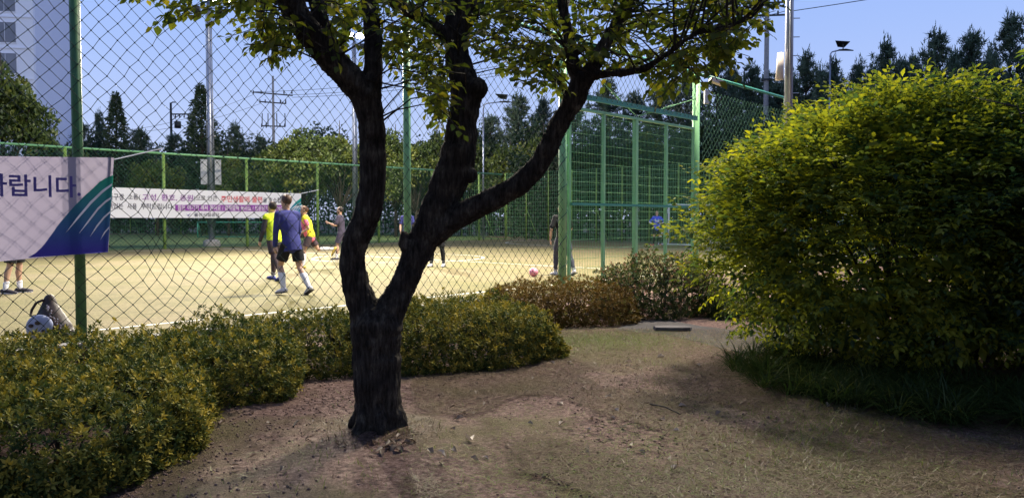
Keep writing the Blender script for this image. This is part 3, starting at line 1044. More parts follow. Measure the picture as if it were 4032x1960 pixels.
print_poly('purple_bar', [on_plane(x, y, VT) for x, y in ((690, 830), (1120, 833), (1120, 807), (690, 806))], VT, ink_p, FB)
text_px('잠든 아기가 깨서 울어요 / 깜짝깜짝 놀라요 / 창문닫기 힘들어요', 700, 809, 1115, 829, VT - .02, ink_w, FB, .008)
print_poly('tick_mark', [on_plane(x, y, VT) for x, y in ((733, 841), (740, 847), (752, 838), (741, 853))], VT, ink_v, FB)
sw2 = [(1186, 778), (1165, 795), (1150, 812), (1135, 832), (1118, 858), (1184, 859)]
M_sw2 = grad_mat('far_swoosh_print', 1.45, 2.5, (0.05, 0.08, 0.36), (0.02, 0.30, 0.22), .1)
print_poly('swoosh_print', [on_plane(x, y, VT) for x, y in sw2], VT, M_sw2, FB)
for k in range(4):
    x, y = 1130 + k * 12, 850 - k * 4
    print_poly('swoosh_streak', [on_plane(*p, VT - .02) for p in ((x, y), (x + 22, y - 32), (1184, 795 + k * 14), (1184, 798 + k * 14), (x + 24, y - 30))], VT - .02, ink_w, FB)
e_ = fp(.2 + 4.1 * 3, VF - .08, 2.95)
b = MB(); b.tube([fp(c_[2][0], VB2, c_[2][1]), e_], .02, 6); b.build('tie_rope', ink_w, FB)

# ------------------------------------------------------------------ people
skin = mat('skin', (0.52, 0.32, 0.23), (0.46, 0.28, 0.20), 6, 0.55)
hair_m = mat('dark_hair', (0.03, 0.018, 0.014), (0.018, 0.012, 0.01), 30, 0.6, bump=.004, bscale=90)
hair_b = mat('brown_hair', (0.10, 0.045, 0.025), (0.05, 0.025, 0.015), 30, 0.6, bump=.004, bscale=90)
eye_m = mat('eye_dark', (0.02, 0.015, 0.015), None, 5, 0.3)
lip_m = mat('lip', (0.36, 0.15, 0.13), None, 5, 0.5)
def fabric(name, c):
    return mat(name, c, tuple(x * .82 for x in c), 18, 0.85, bump=.004, bscale=30)
F_navy = fabric('navy_jersey', (0.035, 0.04, 0.20)); F_black = fabric('black_cloth', (0.009, 0.009, 0.012)); F_grey = fabric('charcoal_cloth', (0.05, 0.045, 0.06))
F_neon = fabric('neon_bib', (0.62, 0.80, 0.03)); F_yel = fabric('yellow_bib', (0.78, 0.68, 0.04)); F_pink = fabric('pink_panel', (0.85, 0.20, 0.30))
F_white = fabric('white_sock', (0.75, 0.74, 0.78)); F_plum = fabric('plum_leggings', (0.075, 0.05, 0.06)); F_lil = fabric('lilac_trousers', (0.05, 0.048, 0.08))
F_blue = fabric('royal_blue_shirt', (0.06, 0.09, 0.72)); F_tee = fabric('slate_tee', (0.06, 0.05, 0.085)); S_white = fabric('white_shoe', (0.68, 0.66, 0.72))
S_dark = fabric('dark_shoe', (0.05, 0.045, 0.06)); S_red = fabric('red_shoe', (0.5, 0.06, 0.10)); S_blue = fabric('blue_shoe', (0.12, 0.14, 0.45)); S_yel = fabric('yellow_shoe', (0.75, 0.55, 0.12))

def rotz(v, a):
    c, s = math.cos(a), math.sin(a)
    return Vector((v.x * c - v.y * s, v.x * s + v.y * c, v.z))

def person(label, loc, yaw, H=1.74, lean=0.0, side=0.0, legs=((0, 0, 0, 0), (0, 0, 0, 0)), arms=((0, 8, 15, 5), (0, 8, 15, 5)), twist=0, head=(0, 0),
           shirt=None, sleeve=.55, shorts=None, short_len=.7, tights=None, socks=None, shoes=S_white, hair=hair_m, vest=None, vest_front=None, hem=.0, sleeve2=None, vox=.012, chest=None):
    """legs / arms: per side (left, right) = (flex, abduct, knee or elbow flex, foot pitch or forearm inward), degrees; faces local +Y"""
    k = H / 1.74
    root = empty('person', loc, yaw, label, 'person')
    pel = Vector((0, 0, .94)) * k
    T = Vector((math.sin(R(side)), math.sin(R(lean)) * math.cos(R(side)), math.cos(R(lean)) * math.cos(R(side))))
    X = Vector((1, 0, 0)); Xs = rotz(X, R(twist))
    sh = pel + T * .50 * k
    neck = sh + T * .045 * k
    hd = neck + (T * .6 + Vector((0, 0, .4))).normalized() * .165 * k
    J = {}
    for s, nm, (fl, ab, kn, ft) in ((-1, 'L', legs[0]), (1, 'R', legs[1])):
        hip = pel + X * s * .092 * k + Vector((0, 0, -.03)) * k
        d1 = Vector((s * math.sin(R(ab)), math.sin(R(fl)) * math.cos(R(ab)), -math.cos(R(fl)) * math.cos(R(ab))))
        kne = hip + d1 * .43 * k
        a2 = fl - kn
        d2 = Vector((s * math.sin(R(ab)) * .6, math.sin(R(a2)), -math.cos(R(a2)))).normalized()
        ank = kne + d2 * .41 * k
        fd = Vector((s * .15, math.cos(R(ft)), -math.sin(R(ft)))).normalized()
        fu = Vector((0, math.sin(R(ft)), math.cos(R(ft))))
        J[nm] = (hip, kne, ank, fd, fu)
    low = min(min((j[2] - j[4] * .075 * k - j[3] * .05 * k).z, (j[2] - j[4] * .075 * k + j[3] * .17 * k).z) for j in (J['L'], J['R']))
    dz = Vector((0, 0, -low))
    pel, sh, neck, hd = pel + dz, sh + dz, neck + dz, hd + dz
    J = {n_: (a + dz, b_ + dz, c + dz, d, e) for n_, (a, b_, c, d, e) in J.items()}
    A = {}
    for s, nm, (fl, ab, el, inw) in ((-1, 'L', arms[0]), (1, 'R', arms[1])):
        sj = sh + Xs * s * .185 * k - T * .02 * k
        d1 = Xs * (s * math.sin(R(ab))) + Vector((0, math.sin(R(fl)) * math.cos(R(ab)), -math.cos(R(fl)) * math.cos(R(ab))))
        e = sj + d1 * .29 * k
        d2 = Xs * (-s * math.sin(R(inw))) + Vector((0, math.sin(R(fl + el)) * math.cos(R(inw)), -math.cos(R(fl + el)) * math.cos(R(inw))))
        w = e + d2.normalized() * .25 * k
        A[nm] = (sj, e, w, d2.normalized())
    hy, hp = R(head[0]), R(head[1])
    HF = rotz(Vector((0, math.cos(hp), math.sin(hp))), hy)
    HS = rotz(X, hy); HU = HS.cross(HF)
    def torso(b, g, z0=-.09, z1=.5, top=True):
        lv = [(-.09, .150, .105), (-.02, .165, .115), (.08, .150, .105), (.18, .145, .10), (.28, .162, .112), (.38, .178, .112), (.45, .165, .095), (.50, .11, .07)]
        pts, rr = [], []
        for z, rx, ry in lv:
            if z < z0 - 1e-6 or z > z1 + 1e-6: continue
            pts.append(pel + T * z * k); rr.append(((rx + g) * k, (ry + g) * k))
        b.loft(pts, rr, 18, ref=Xs)
        if top:
            b.loft([A['L'][0] + T * .01, sh - T * .005 * k, A['R'][0] + T * .01], [(.058 + g) * k, (.075 + g) * k, (.058 + g) * k], 12, ref=(0, 1, 0))
    def limb(b, pts, rr, g=0.0):
        b.loft(pts, [(r + g) * k for r in rr], 12)
    # body
    b = MB()
    torso(b, 0.0)
    b.loft([sh, neck + T * .02, hd - HU * .05 * k], [.06 * k, .055 * k, .055 * k], 12)
    b.loft([hd + HU * z * k + HF * y * k for z, y in ((-.115, .035), (-.085, .022), (-.03, .006), (.03, 0), (.075, -.004), (.105, -.008))],
           [(.042 * k, .045 * k), (.06 * k, .07 * k), (.072 * k, .088 * k), (.076 * k, .093 * k), (.066 * k, .082 * k), (.04 * k, .05 * k)], 16, ref=HS)
    b.loft([hd + HF * .085 * k + HU * .012 * k, hd + HF * .104 * k - HU * .022 * k], [.008 * k, .014 * k], 8)
    for s in (-1, 1):
        b.loft([hd + HS * s * .072 * k - HU * .03 * k, hd + HS * s * .08 * k + HU * .015 * k], [(.008 * k, .016 * k), (.012 * k, .022 * k)], 8, ref=HS)
    for nm, s in (('L', -1), ('R', 1)):
        hip, kne, ank, fd, fu = J[nm]
        back = Vector((0, -.018, 0)) * k
        limb(b, [hip, hip.lerp(kne, .35), hip.lerp(kne, .8), kne, kne.lerp(ank, .3) + back, kne.lerp(ank, .7) + back * .4, ank], [.088, .085, .06, .052, .056, .04, .034])
        sole = ank - fu * .05 * k
        b.loft([sole - fd * .045 * k, sole + fd * .05 * k + fu * .01 * k, sole + fd * .13 * k - fu * .005 * k, sole + fd * .175 * k - fu * .012 * k], [(.032 * k, .03 * k), (.038 * k, .034 * k), (.042 * k, .022 * k), (.03 * k, .014 * k)], 10, ref=X)
        sj, e, w, d2 = A[nm]
        limb(b, [sj, sj.lerp(e, .5), e, e.lerp(w, .35), w], [.052, .046, .036, .038, .026])
        # hand: palm, four fingers, thumb leaving the side of the palm
        ps = Xs if abs(d2.dot(Xs)) < .8 else Vector((0, 0, 1))
        ps = (ps - d2 * ps.dot(d2)).normalized(); pn = d2.cross(ps)
        b.loft([w, w + d2 * .045 * k, w + d2 * .085 * k], [(.016 * k, .026 * k), (.015 * k, .038 * k), (.014 * k, .040 * k)], 10, ref=ps)
        for q, (off, ln) in enumerate(((-.03, .062), (-.010, .075), (.010, .072), (.03, .055))):
            f0 = w + d2 * .085 * k + pn * off * k
            f1 = f0 + d2 * ln * .5 * k - ps * s * .010 * k
            f2 = f1 + (d2 * .7 - ps * s * .7).normalized() * ln * .5 * k
            b.loft([f0 - d2 * .012 * k, f1, f2], [.0095 * k, .009 * k, .008 * k], 7)
        t0 = w + d2 * .03 * k + pn * .03 * k
        b.loft([t0, t0 + (d2 * .6 + pn * .8).normalized() * .03 * k, t0 + (d2 * .95 + pn * .5).normalized() * .065 * k], [.012 * k, .011 * k, .009 * k], 7)
    b.remesh('body', skin, root, vox * .85, 3)
    # face
    for s in (-1, 1):
        b = MB(); b.ball(hd + HF * .082 * k + HS * s * .03 * k + HU * .012 * k, (.011 * k, .011 * k, .008 * k), 8, 6); b.build('eye', eye_m, root, True)
        b = MB(); b.loft([hd + HF * .088 * k + HS * s * .015 * k + HU * .032 * k, hd + HF * .080 * k + HS * s * .045 * k + HU * .034 * k], [.005 * k, .004 * k], 6); b.build('eyebrow', hair, root, True)
    b = MB(); b.loft([hd + HF * .083 * k - HS * .022 * k - HU * .062 * k, hd + HF * .092 * k - HU * .061 * k, hd + HF * .083 * k + HS * .022 * k - HU * .062 * k], [.005 * k, .007 * k, .005 * k], 6); b.build('mouth', lip_m, root, True)
    # hair
    rr_ = random.Random(len(label))
    b = MB()
    ctr = hd - HF * .028 * k + HU * .035 * k
    sub = MB(); sub.ball((0, 0, 0), (1, 1, 1), 18, 12, lambda th, a: 1 + .05 * math.sin(a * 7 + th * 5) + .05 * rr_.random())
    for v in sub.v:
        b.v.append(tuple(ctr + HS * v[0] * .083 * k + HF * v[1] * .098 * k + HU * v[2] * .092 * k))
    b.f = sub.f
    for q in range(16):
        a = rr_.uniform(0, 6.28); th = rr_.uniform(.2, 1.4)
        d = HS * math.cos(a) * math.cos(th) * .08 + HF * math.sin(a) * math.cos(th) * .095 + HU * math.sin(th) * .09
        b.loft([ctr + d * .9 * k, ctr + d * 1.2 * k + HS * rr_.uniform(-.02, .02) * k], [.016 * k, .004 * k], 6)
    b.build('hair', hair, root, True)
    # clothes
    if shirt:
        b = MB()
        torso(b, .016, -.09)
        if hem: b.loft([pel + T * .02 * k, pel - T * hem * k], [(.178 * k, .128 * k), (.182 * k, .132 * k)], 18, ref=Xs, dome=False)
        for nm in 'LR':
            sj, e, w, d2 = A[nm]
            if sleeve <= 1:
                en = sj.lerp(e, sleeve); b.loft([sj, sj.lerp(en, .6), en], [.068 * k, .064 * k, .066 * k], 12, dome=True)
            else:
                f = min(1.0, sleeve - 1); en = e.lerp(w, f)
                b.loft([sj, sj.lerp(e, .5), e, e.lerp(en, .6), en], [.068 * k, .06 * k, .052 * k, .047 * k, .042 * k], 12)
        so = b.remesh('shirt', shirt, root, vox, 3)
        if chest:
            for (x_, z_, w_, h_) in chest:
                c_ = pel + T * z_ * k + Xs * x_ * k + Vector((0, .132, 0)) * k
                MB().box(c_, (w_ * k, .012 * k, h_ * k)).build('shirt_print', ink_w, so)
    if sleeve2:
        for nm in 'LR':
            sj, e, w, d2 = A[nm]
            b = MB(); b.loft([sj.lerp(e, .6), e, e.lerp(w, .5), w], [.053 * k, .047 * k, .047 * k, .036 * k], 12); b.build('arm_sleeve', sleeve2, root, True)
    if vest:
        b = MB(); torso(b, .030, -.02 if not hem else -.09); vo = b.remesh('bib', vest, root, vox, 3)
        if vest_front:
            b = MB()
            pts = [pel + T * z * k + Vector((0, .055, 0)) * k - Xs * .05 * k for z in (.02, .15, .28, .40, .46)]
            b.loft(pts, [(.12 * k, .10 * k), (.125 * k, .10 * k), (.13 * k, .105 * k), (.11 * k, .09 * k), (.06 * k, .05 * k)], 16, ref=Xs); b.build('bib_panel', vest_front, vo, True)
    if shorts:
        b = MB()
        b.loft([pel + T * .06 * k, pel + T * 0.0, pel - Vector((0, 0, .07)) * k], [(.165 * k, .118 * k), (.176 * k, .13 * k), (.172 * k, .13 * k)], 18)
        for nm in 'LR':
            hip, kne, ank, fd, fu = J[nm]
            en = hip.lerp(kne, short_len)
            b.loft([hip, hip.lerp(en, .5), en], [.104 * k, .106 * k, .104 * k], 14, dome=False)
        b.remesh('shorts', shorts, root, vox, 2)
    for nm in 'LR':
        hip, kne, ank, fd, fu = J[nm]
        back = Vector((0, -.018, 0)) * k
        if tights:
            b = MB(); b.loft([hip.lerp(kne, .1), hip.lerp(kne, .45), hip.lerp(kne, .85), kne, kne.lerp(ank, .3) + back, kne.lerp(ank, .7) + back * .4, kne.lerp(ank, .93)], [.1 * k, .094 * k, .072 * k, .066 * k, .068 * k, .053 * k, .046 * k], 14)
            b.build('trouser_leg', tights, root, True)
        if socks:
            s0 = socks[1]
            b = MB(); b.loft([kne.lerp(ank, s0), kne.lerp(ank, max(.3, s0 + .05)) + back, kne.lerp(ank, .7) + back * .4, ank, ank - fu * .03 * k], [.062 * k if s0 < .5 else .05 * k, .064 * k if s0 < .5 else .05 * k, .05 * k, .044 * k, .044 * k], 12)
            b.build('sock', socks[0], root, True)
        b = MB()
        sole = ank - fu * .045 * k
        b.loft([sole - fd * .055 * k, sole + fu * .012 * k, sole + fd * .07 * k + fu * .004 * k, sole + fd * .14 * k - fu * .006 * k, sole + fd * .195 * k - fu * .014 * k],
               [(.040 * k, .040 * k), (.045 * k, .048 * k), (.048 * k, .036 * k), (.050 * k, .028 * k), (.034 * k, .02 * k)], 12, ref=X)
        so = b.build('shoe', shoes, root, True)
        b = MB(); b.box(sole + fd * .07 * k - fu * .034 * k, (.085 * k, .26 * k, .018 * k), X, fu); b.build('shoe_sole', S_dark if shoes is not S_dark else S_white, so)
    return root

def stand(px, py):
    p = gnd(px, py, 0.012); return (p.x, p.y, 0.012)
person('man in navy long sleeved top and black shorts seen from behind, white socks', stand(1150, 1158), R(48), 1.80, lean=10, side=-3,
       legs=((26, 4, 46, 8), (-8, 4, 30, 26)), arms=((2, 8, 8, 2), (4, 10, 12, 4)), head=(6, -8), shirt=F_navy, sleeve=2.0, shorts=F_black, short_len=.72, socks=(F_white, .35), shoes=S_white, hair=hair_b, hem=.16)
person('player in neon yellow bib and dark leggings partly hidden by man in navy', stand(1082, 1102), R(60), 1.74, lean=6,
       legs=((-18, 3, 14, 22), (22, 3, 18, -5)), arms=((8, 10, 20, 4), (-14, 10, 22, 4)), shirt=F_grey, sleeve=2.0, vest=F_neon, tights=F_plum, shorts=F_plum, socks=(F_white, .78), shoes=S_blue, hair=hair_m)
person('running player in yellow and pink bib with one foot kicked back', stand(1222, 1054), R(100), 1.74, lean=14,
       legs=((22, 3, 18, 0), (-30, 4, 62, 60)), arms=((-22, 14, 80, 10), (38, 14, 85, 20)), head=(10, -4), shirt=F_pink, sleeve=.6, vest=F_yel, vest_front=F_pink, shorts=F_plum, socks=(F_white, .2), shoes=S_yel, hair=hair_b)
person('stocky man in slate tee shirt and shorts jogging left beside the trunk', stand(1346, 1021), R(84), 1.76, lean=5,
       legs=((16, 4, 14, 0), (-16, 4, 22, 18)), arms=((18, 16, 92, 10), (0, 16, 96, 10)), shirt=F_tee, sleeve=.75, shorts=F_tee, short_len=.85, socks=(F_white, .82), shoes=S_dark, hem=.06)
person('player with white shoes and black leggings hidden behind the right limb', stand(1722, 1049), R(168), 1.74,
       legs=((0, 8, 4, 0), (3, 8, 6, 0)), shirt=F_black, sleeve=.6, shorts=F_black, short_len=.8, tights=F_black, socks=(F_white, .8), shoes=S_white)
person('man in black shirt and lilac trousers half hidden behind the green corner post', stand(2216, 1082), R(22), 1.74, lean=8,
       legs=((20, 4, 22, 0), (-16, 4, 16, 16)), arms=((-6, 22, 20, 2), (18, 24, 40, 6)), shirt=F_black, sleeve=.8, tights=F_lil, shorts=F_lil, socks=(F_white, .85), shoes=S_white, hem=.05)
person('goalkeeper in royal blue shirt standing with hands on hips before the goal', stand(2586, 966), R(172), 1.76,
       legs=((0, 7, 2, 0), (0, 7, 2, 0)), arms=((-6, 42, 20, 55), (-6, 42, 20, 55)), shirt=F_blue, sleeve=.75, sleeve2=F_white, shorts=F_black, short_len=.75, socks=(F_black, .15), shoes=S_red, hem=.12, chest=((0, .30, .2, .05), (.08, .40, .05, .05), (-.08, .40, .05, .03)))
person('player at far left whose bare legs and dark shoes show below the banner', stand(62, 1152), R(-75), 1.75,
       legs=((4, 5, 5, 0), (-6, 5, 4, 4)), shirt=F_black, sleeve=.6, shorts=F_black, short_len=.85, socks=(F_white, .72), shoes=S_dark)
person('player in navy shirt showing only an arm between green post and tree', stand(1604, 1010), R(180), 1.74,
       arms=((2, 10, 20, 4), (6, 12, 24, 4)), legs=((2, 5, 4, 0), (0, 5, 3, 0)), shirt=F_navy, sleeve=.7, shorts=F_black, socks=(F_white, .6), shoes=S_dark)

# pink ball
def panel_ball_mat(name, c1, c2, sc):
    m, n, l, o = nmat(name)
    b = n.new('ShaderNodeBsdfPrincipled'); b.inputs['Roughness'].default_value = .4
    tc = n.new('ShaderNodeTexCoord'); v = n.new('ShaderNodeTexVoronoi'); v.feature = 'DISTANCE_TO_EDGE'; v.inputs['Scale'].default_value = sc
    l.new(tc.outputs['Object'], v.inputs['Vector'])
    rp = ramp(n, [(.0, c2), (.05, c1)]); l.new(v.outputs[0], rp.inputs[0]); l.new(rp.outputs[0], b.inputs['Base Color'])
    bp = n.new('ShaderNodeBump'); bp.inputs['Distance'].default_value = .01; l.new(v.outputs[0], bp.inputs['Height']); l.new(bp.outputs[0], b.inputs['Normal'])
    l.new(b.outputs[0], o.inputs[0])
    return m
M_pball = panel_ball_mat('pink_ball_panels', (0.78, 0.30, 0.42), (0.5, 0.12, 0.2), 7)
p = gnd(2101, 1090)
rb = 18 * p.y / F_PX
b = MB(); b.ball((0, 0, 0), rb, 28, 18)
o = b.build('ball', M_pball, None, True, (p.x, p.y, rb + .006)); setp(o, 'pink football lying on the turf near the corner post', 'ball')

# bag with a ball motif
M_bag = mat('brown_black_bag', (0.045, 0.025, 0.022), (0.02, 0.015, 0.02), 6, .55, bump=.006, bscale=18)
M_motif = mat('pale_blue_print', (0.36, 0.40, 0.58), (0.28, 0.32, 0.50), 10, .6)
p = gnd(205, 1352)
bg = empty('sports_bag', (p.x, p.y + .02, 0.01), -.12, 'dark sports bag with pale ball motif lying by the left fence post', 'bag')
b = MB(); b.loft([(0.0, 0, .06), (-.02, 0, .16), (-.04, .02, .28), (-.06, .04, .38), (-.065, .05, .45)], [(.22, .15), (.20, .14), (.13, .10), (.075, .06), (.05, .04)], 20)
b.loft([(.02, 0, .08), (.26, .02, .05)], [(.16, .12), (.06, .06)], 14, ref=(0, 1, 0)); b.remesh('bag_body', M_bag, bg, .015, 3)
sub = MB(); sub.ball((-.05, -.105, .16), (.145, .055, .135), 22, 14); bo = sub.build('ball_motif', M_motif, bg, True)
for x, z, w in ((-.10, .19, .028), (-.03, .22, .03), (-.06, .12, .03), (-.13, .10, .02), (.02, .14, .022)):
    b = MB(); b.ball((x, -.172 + abs(x + .06) * .25, z), (w, .012, w * .7), 10, 6); b.build('motif_spot', M_bag, bo, True)
pts = [(-.09, 0, .43), (-.16, -.01, .40), (-.20, -.02, .33), (-.215, -.02, .27), (-.14, -.03, .27)]
b = MB(); b.tube(pts, .013, 8); b.build('handle', M_bag, bg, True)
M_seq = mat('sequins', (0.7, 0.62, 0.66), (0.5, 0.45, 0.5), 40, .2, metal=.6)
bg.scale = (1.15, 1.15, 1.1)
for k in range(34):
    f = k / 33
    x, z = -.01 + .24 * f + random.uniform(-.015, .015), .38 - .27 * f + random.uniform(-.02, .02)
    b = MB(); b.ball((x, -.06 - .05 * math.sin(f * 3), z), .009, 6, 4); b.build('sequin', M_seq, bg)

# ------------------------------------------------------------------ foreground tree
L_tree = leafmat('tree_leaf', [(0.0, (0.024, 0.045, 0.012)), (.4, (0.070, 0.096, 0.018)), (.75, (0.14, 0.150, 0.022)), (1, (0.22, 0.19, 0.03))], .5, .02)
TY = 4.95
tree = empty('tree', (0, 0, 0), 0, 'dark forked tree with three leaning limbs in the foreground', 'tree')
def limb_path(px_list):
    """(px, py, width px, depth) -> points and radii"""
    pts, rr = [], []
    for x, y, w, Y in px_list:
        p = at(x, y, Y); pts.append(p); rr.append(w / 2 * Y / F_PX)
    return pts, rr
LIMBS = {
 'trunk': [(1482, 1790, 290, 4.97), (1483, 1735, 236, 4.97), (1486, 1690, 200, 4.97), (1488, 1600, 186, 4.96), (1487, 1480, 190, 4.95), (1482, 1360, 196, 4.95), (1480, 1275, 206, 4.95)],
 'flare': [(1420, 1735, 60, 4.88), (1445, 1650, 60, 4.93), (1455, 1540, 60, 4.95)],
 'flare2': [(1585, 1722, 60, 4.95), (1545, 1650, 60, 4.95), (1528, 1540, 60, 4.95)],
 'left': [(1470, 1290, 170, 4.95), (1425, 1190, 120, 4.93), (1398, 1100, 104, 4.90), (1388, 1020, 100, 4.88), (1402, 940, 100, 4.86), (1445, 850, 104, 4.84), (1464, 740, 104, 4.82), (1468, 600, 106, 4.80), (1464, 480, 106, 4.78), (1440, 375, 118, 4.76)],
 'left_a': [(1440, 380, 112, 4.76), (1370, 300, 112, 4.72), (1290, 215, 108, 4.68), (1210, 120, 104, 4.62), (1160, 40, 104, 4.58), (1120, -60, 92, 4.5), (1060, -220, 76, 4.4), (960, -430, 50, 4.3)],
 'left_a2': [(1320, 225, 60, 4.70), (1270, 110, 62, 4.72), (1245, 0, 58, 4.74), (1225, -160, 46, 4.8), (1180, -380, 30, 4.9)],
 'left_b': [(1462, 380, 88, 4.76), (1470, 260, 74, 4.78), (1466, 120, 68, 4.80), (1450, 0, 60, 4.82), (1440, -180, 52, 4.85), (1400, -420, 30, 4.9)],
 'right': [(1495, 1290, 170, 4.95), (1545, 1200, 120, 4.97), (1590, 1120, 104, 4.99), (1625, 1040, 108, 5.0), (1668, 940, 120, 5.02), (1716, 840, 136, 5.03), (1768, 720, 138, 5.05), (1806, 600, 140, 5.06), (1822, 470, 118, 5.08), (1836, 380, 122, 5.08), (1820, 290, 104, 5.1), (1798, 200, 92, 5.12), (1802, 100, 108, 5.14), (1838, 0, 140, 5.16), (1870, -150, 110, 5.2), (1900, -420, 70, 5.3)],
 'stub': [(1640, 1010, 70, 5.0), (1600, 960, 56, 4.98), (1592, 925, 36, 4.97)],
 'right_a': [(1790, 175, 56, 5.12), (1720, 115, 50, 5.1), (1640, 60, 46, 5.08), (1540, 5, 44, 5.05), (1440, -90, 36, 5.0), (1300, -260, 24, 4.9)],
 'third': [(1690, 930, 110, 5.02), (1780, 865, 100, 4.99), (1880, 812, 92, 4.96), (1980, 765, 88, 4.93), (2070, 705, 84, 4.9), (2125, 640, 80, 4.88), (2170, 560, 78, 4.86), (2212, 470, 76, 4.84), (2265, 385, 84, 4.82), (2290, 310, 84, 4.8)],
 'third_a': [(2280, 330, 70, 4.8), (2255, 230, 50, 4.8), (2238, 130, 42, 4.8), (2210, 0, 34, 4.8), (2190, -150, 26, 4.85), (2150, -400, 16, 4.9)],
 'third_b': [(2300, 330, 70, 4.8), (2340, 250, 58, 4.78), (2390, 160, 48, 4.76), (2440, 70, 46, 4.74), (2490, -10, 44, 4.72), (2560, -150, 34, 4.7), (2680, -400, 18, 4.6)],
 'third_c': [(2330, 300, 34, 4.79), (2400, 292, 28, 4.7), (2470, 285, 26, 4.62), (2540, 268, 25, 4.55), (2620, 218, 22, 4.5), (2690, 165, 18, 4.45), (2760, 125, 15, 4.4), (2860, 110, 11, 4.35), (2960, 70, 7, 4.3)],
}
b = MB()
SKEL = []
rl = random.Random(5)
for nm, lst in LIMBS.items():
    pts, rr = limb_path(lst)
    # subdivide with a little irregularity so the outline is knobbly
    P2, R2 = [], []
    for i in range(len(pts) - 1):
        p_1, p0_, p1_, p2_ = pts[max(i - 1, 0)], pts[i], pts[i + 1], pts[min(i + 2, len(pts) - 1)]
        for q in range(4):
            f = q / 4
            c = 0.5 * ((2 * p0_) + (p1_ - p_1) * f + (2 * p_1 - 5 * p0_ + 4 * p1_ - p2_) * f * f + (3 * p0_ - p_1 - 3 * p1_ + p2_) * f ** 3)
            r_ = rr[i] + (rr[i + 1] - rr[i]) * f
            P2.append(c + Vector((rl.uniform(-1, 1), rl.uniform(-1, 1), 0)) * r_ * .035); R2.append(r_ * rl.uniform(.95, 1.01))
    P2.append(pts[-1]); R2.append(rr[-1])
    SKEL += [(p, r_) for p, r_ in zip(P2, R2)]
    b.loft(P2, R2, 14)
for x, y, w, Y in ((1872, 352, 80, 5.05), (1852, 690, 50, 5.02)):
    b.ball(at(x, y, Y), w / 2 * Y / F_PX * 1.2, 10, 8)
C0 = gnd(1487, 1702)
for k in range(6):                                  # root flare sinking into the soil
    a = k * 1.047 + rl.uniform(-.25, .25); q = rl.uniform(.16, .22); w_ = rl.uniform(.03, .045)
    e_ = Vector((math.cos(a), math.sin(a), 0))
    b.loft([C0 + e_ * .06 + Vector((0, 0, .34)), C0 + e_ * .10 + Vector((0, 0, .17)), C0 + e_ * .155 + Vector((0, 0, .06)), C0 + e_ * q + Vector((0, 0, -.02)), C0 + e_ * (q + .05) + Vector((0, 0, -.08))], [w_ * 1.2, w_ * 1.25, w_ * 1.1, w_ * .8, w_ * .5], 9)
tr_o = b.remesh('trunk', bark_d, tree, .0085, 2)
# vertical bark furrows pressed into the surface
me = tr_o.data
n = len(me.vertices)
co = np.zeros(n * 3, np.float32); me.vertices.foreach_get('co', co); co = co.reshape(-1, 3)
nv = np.zeros(n * 3, np.float32); me.vertices.foreach_get('normal', nv); nv = nv.reshape(-1, 3)
q = co * np.array([[1, 1, .16]])
ridge = np.abs(lumps(q, 95, 12)) + .6 * np.abs(lumps(q, 190, 13))
dsp = .0075 * (ridge - .45) + .005 * lumps(co, 12, 3)
co = co + nv * dsp[:, None].astype(np.float32)
me.vertices.foreach_set('co', co.ravel()); me.update()

POLYS = [  # leafy areas of the lower crown: photo outline, twigs
 ([(560, -60), (1100, -60), (1110, 60), (1010, 80), (905, 30), (830, 38), (700, 35), (610, 20)], 30),
 ([(985, 60), (1130, 50), (1240, 160), (1190, 205), (1060, 185), (985, 130)], 22),
 ([(1240, -40), (1440, -40), (1440, 225), (1300, 190)], 24),
 ([(1490, -40), (1760, -40), (1760, 430), (1690, 440), (1700, 330), (1560, 270), (1500, 200)], 64),
 ([(1860, -40), (2210, -40), (2235, 310), (2100, 350), (2060, 300), (1960, 260), (1900, 190), (1860, 190)], 74),
 ([(2230, -40), (2480, -40), (2600, 60), (2760, -40), (2950, -40), (2950, 140), (2890, 170), (2800, 300), (2650, 325), (2500, 290), (2350, 300), (2290, 260)], 105),
 ([(2800, -40), (3050, -40), (3045, 70), (2950, 170), (2820, 200)], 34),
 ([(1690, 360), (1780, 380), (1780, 460), (1690, 470)], 7),
]
def inside(poly, x, y):
    c = False
    j = len(poly) - 1
    for i in range(len(poly)):
        (xi, yi), (xj, yj) = poly[i], poly[j]
        if (yi > y) != (yj > y) and x < (xj - xi) * (y - yi) / (yj - yi) + xi:
            c = not c
        j = i
    return c
SKP = np.array([p for p, _ in SKEL])
LP, LD, LN, LL, LT = [], [], [], [], []
tw = MB()
rt = random.Random(21)
